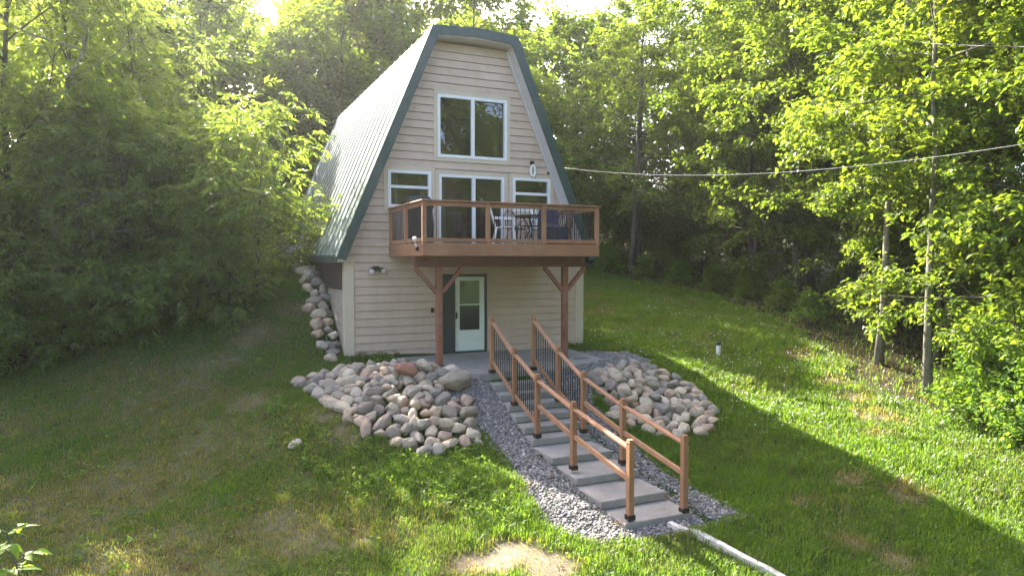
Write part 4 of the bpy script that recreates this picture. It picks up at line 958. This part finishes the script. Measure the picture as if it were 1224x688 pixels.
# ------------------------------------------------------------------ grass (stuff)
def grass():
    rng=np.random.default_rng(3); n=2200000
    d=18.*np.sqrt(rng.uniform(0,1,n))**1.0; 
    # sample by distance: density falls with distance from the camera
    dist=2.5+33*rng.uniform(0,1,n)**1.15; ang=rng.uniform(-.80,.80,n)+YAW
    x=CAM.x+dist*np.sin(ang); y=CAM.y+dist*np.cos(ang)
    keep=rng.uniform(0,1,n)<np.clip(dist/12,.3,1)
    keep&=~((x>-3.25)&(x<3.45)&(y>-.05)&(y<11))
    for poly in (P,GRAV): keep&=~inpoly(x,y,poly)|((rng.uniform(0,1,n)<.004)&~inpoly(x,y,P)&~inpoly(x,y,[(-.95,-3.3),(.4,-3.3),(.4,-8.9),(-.95,-8.9)]))
    for poly in (ROCK_L,ROCK_R,ROCK_S): keep&=~inpoly(x,y,poly)|(rng.uniform(0,1,n)<.03)
    keep&=~inpoly(x,y,[(-.95,-3.3),(.4,-3.3),(.4,-8.45),(-.95,-8.45)])
    x=x[keep]; y=y[keep]; dist=dist[keep]
    wd=wood_mask(x+.5*wob(x,y),y+.5*wob(y,x)); dr=dirt(x,y); dr=np.clip(dr+.3*(dr>.1)*wob(x*8,y*8),0,1); m_=len(x)
    keep=(rng.uniform(0,1,m_)>np.clip(dr*1.15,0,.97))&((~wd)|(rng.uniform(0,1,m_)<.07))&(rng.uniform(0,1,m_)<.5+.5*sstep(-.6,.3,wob(x*3,y*3)))
    x=x[keep]; y=y[keep]; dist=dist[keep]; dr=dr[keep]; wd=wd[keep]; m_=len(x)
    dr=np.clip(dr+.22*(dr>.08)*wob(x*9,y*9)*(.5+dr),0,1)
    lush=np.clip(sstep(-5.5,-2.5,x)+.15,0,1)*(.75+.35*wob(x*1.5,y*1.5))
    tuft=sstep(.35,.9,wob(x*2.6+5,y*2.6))
    ln=(.045+.07*np.clip(lush,0,1.2)+.11*tuft*lush)*rng.uniform(.5,1.35,m_)*np.clip(.85+dist/60,.8,1.3); w=np.clip(dist*.00050,.004,.02)*rng.uniform(.7,1.3,m_)
    a=rng.uniform(0,6.283,m_); le=rng.uniform(.1,.9,m_); z=H(x,y)
    bx=np.cos(a+1.57)*w; by=np.sin(a+1.57)*w; b0=np.stack([x-bx,y-by,z-.01],1); b1=np.stack([x+bx,y+by,z-.01],1)
    mx=x+np.cos(a)*ln*le*.35; my=y+np.sin(a)*ln*le*.35
    m0=np.stack([mx-bx*.7,my-by*.7,z+ln*.62],1); m1=np.stack([mx+bx*.7,my+by*.7,z+ln*.62],1)
    tpv=np.stack([x+np.cos(a)*ln*le,y+np.sin(a)*ln*le,z+ln*(1-.25*le)],1)
    V=np.stack([b0,b1,m1,m0,tpv],1).reshape(-1,3); b=5*np.arange(m_)
    FC=np.stack([np.stack([b,b+1,b+2],1),np.stack([b,b+2,b+3],1),np.stack([b+3,b+2,b+4],1)],1).reshape(-1,3)
    var=np.clip(.62+.22*wob(x*1.1,y*1.1)+rng.normal(0,.16,m_)-.9*dr-.22*(1-np.clip(lush,0,1))-.25*(rng.uniform(0,1,m_)<.08),0,1)
    print('grass blades',m_)
    me=fast_mesh('grass',V,FC,[('var','FACE',np.repeat(var,3))])
    tag(link('grass',me,M['blade']),'lawn grass, thin and dry left of the cabin, lush to the right','grass',kind='stuff')
    # broad-leaved weeds on the bank below the rocks and clover heads
    k=30000; x=rng.uniform(-10,6.5,k); y=rng.uniform(-10,2.5,k)
    bank=inpoly(x,y,[(-5.2,-2.2),(-4.2,-4.6),(-2.9,-5.4),(-1.8,-5.3),(-1.9,-6.3),(-2.3,-8.3),(-3.2,-7.6),(-4.4,-6.2),(-5.4,-4.2)])
    keep=((bank&(wob(x*2.1,y*2.1)>-.25))|((x>3.2)&(rng.uniform(0,1,k)<.12))|((x<-2)&(rng.uniform(0,1,k)<.10)&(wob(x*1.3,y*1.3)>.1)))&~wood_mask(x,y)&~inpoly(x,y,ROCK_R)&~inpoly(x,y,ROCK_L); x=x[keep]; y=y[keep]; k=len(x)
    z=H(x,y); hh=rng.uniform(.03,.15,k)*(.5+rng.uniform(0,1,k)**3*1.3); P0=np.stack([x,y,z+.02],1); P1=P0+np.stack([rng.normal(0,.05,k),rng.normal(0,.05,k),hh],1)
    me=leaves_mesh('weeds',P0,P1,k*4,.062,rng,.6,.2,.04,.6); tag(link('weeds',me,M['young']),'broad-leaved weeds on the bank below the left rock pile','weeds',kind='stuff')
    k=5000; x=rng.uniform(3.6,9,k); y=rng.uniform(-7,4,k); keep=(~wood_mask(x,y))&(wob(x*.9,y*.9)>-.1)&~inpoly(x,y,ROCK_R); x=x[keep][:420]; y=y[keep][:420]; k=len(x)
    z=H(x,y)+rng.uniform(.07,.16,k); s=rng.uniform(.010,.02,k)
    o6=np.array([(1,0,0),(-1,0,0),(0,1,0),(0,-1,0),(0,0,1),(0,0,-1)]); V=(o6[None]*s[:,None,None]+np.stack([x,y,z],1)[:,None]).reshape(-1,3)
    f8=np.array([(0,2,4),(2,1,4),(1,3,4),(3,0,4),(2,0,5),(1,2,5),(3,1,5),(0,3,5)]); FC=(f8[None]+6*np.arange(k)[:,None,None]).reshape(-1,3)
    tag(link('clover_flowers',fast_mesh('clover_flowers',V,FC),M['petal']),'white clover heads dotted over the right slope','flowers',kind='stuff')
    # fallen leaves
    k=16000; x=rng.uniform(-13,14,k); y=rng.uniform(-10,13,k); w_=wood_mask(x+.6*wob(x,y),y+.6*wob(y,x)); keep=(w_|(rng.uniform(0,1,k)<.10))&~((x>-3.3)&(x<3.5)&(y>-.1)&(y<11.2)); x=x[keep]; y=y[keep]; k=len(x)
    P0=np.stack([x,y,H(x,y)+rng.uniform(.01,.05,k)],1); P1=P0+np.stack([rng.normal(0,.04,k),rng.normal(0,.04,k),np.full(k,.004)],1)
    me=leaves_mesh('fallen_leaves',P0,P1,k*2,.075,rng,.6,.02,.05,.05); tag(link('fallen_leaves',me,M['deadleaf']),'brown fallen leaves strewn along the wood edges','leaves',kind='stuff')
grass()

# ------------------------------------------------------------------ thin volume added to imitate lens veil glare
bpy.ops.mesh.primitive_cube_add(size=1) if 0 else None
hz = MB().box((-45,-48,-5),(48,48,34)).build('veil_haze', bpy.data.materials.new('veil_glare_volume')); hz['kind']='stuff'
m = hz.data.materials[0]; m.use_nodes = True; t = m.node_tree
for n in list(t.nodes): t.nodes.remove(n)
o = N(t,'ShaderNodeOutputMaterial'); v = N(t,'ShaderNodeVolumePrincipled'); v.inputs['Density'].default_value = .00042; v.inputs['Anisotropy'].default_value = .62; v.inputs['Color'].default_value = (.92,.93,.95,1)
t.links.new(v.outputs[0], o.inputs['Volume'])
S.cycles.volume_bounces = 0
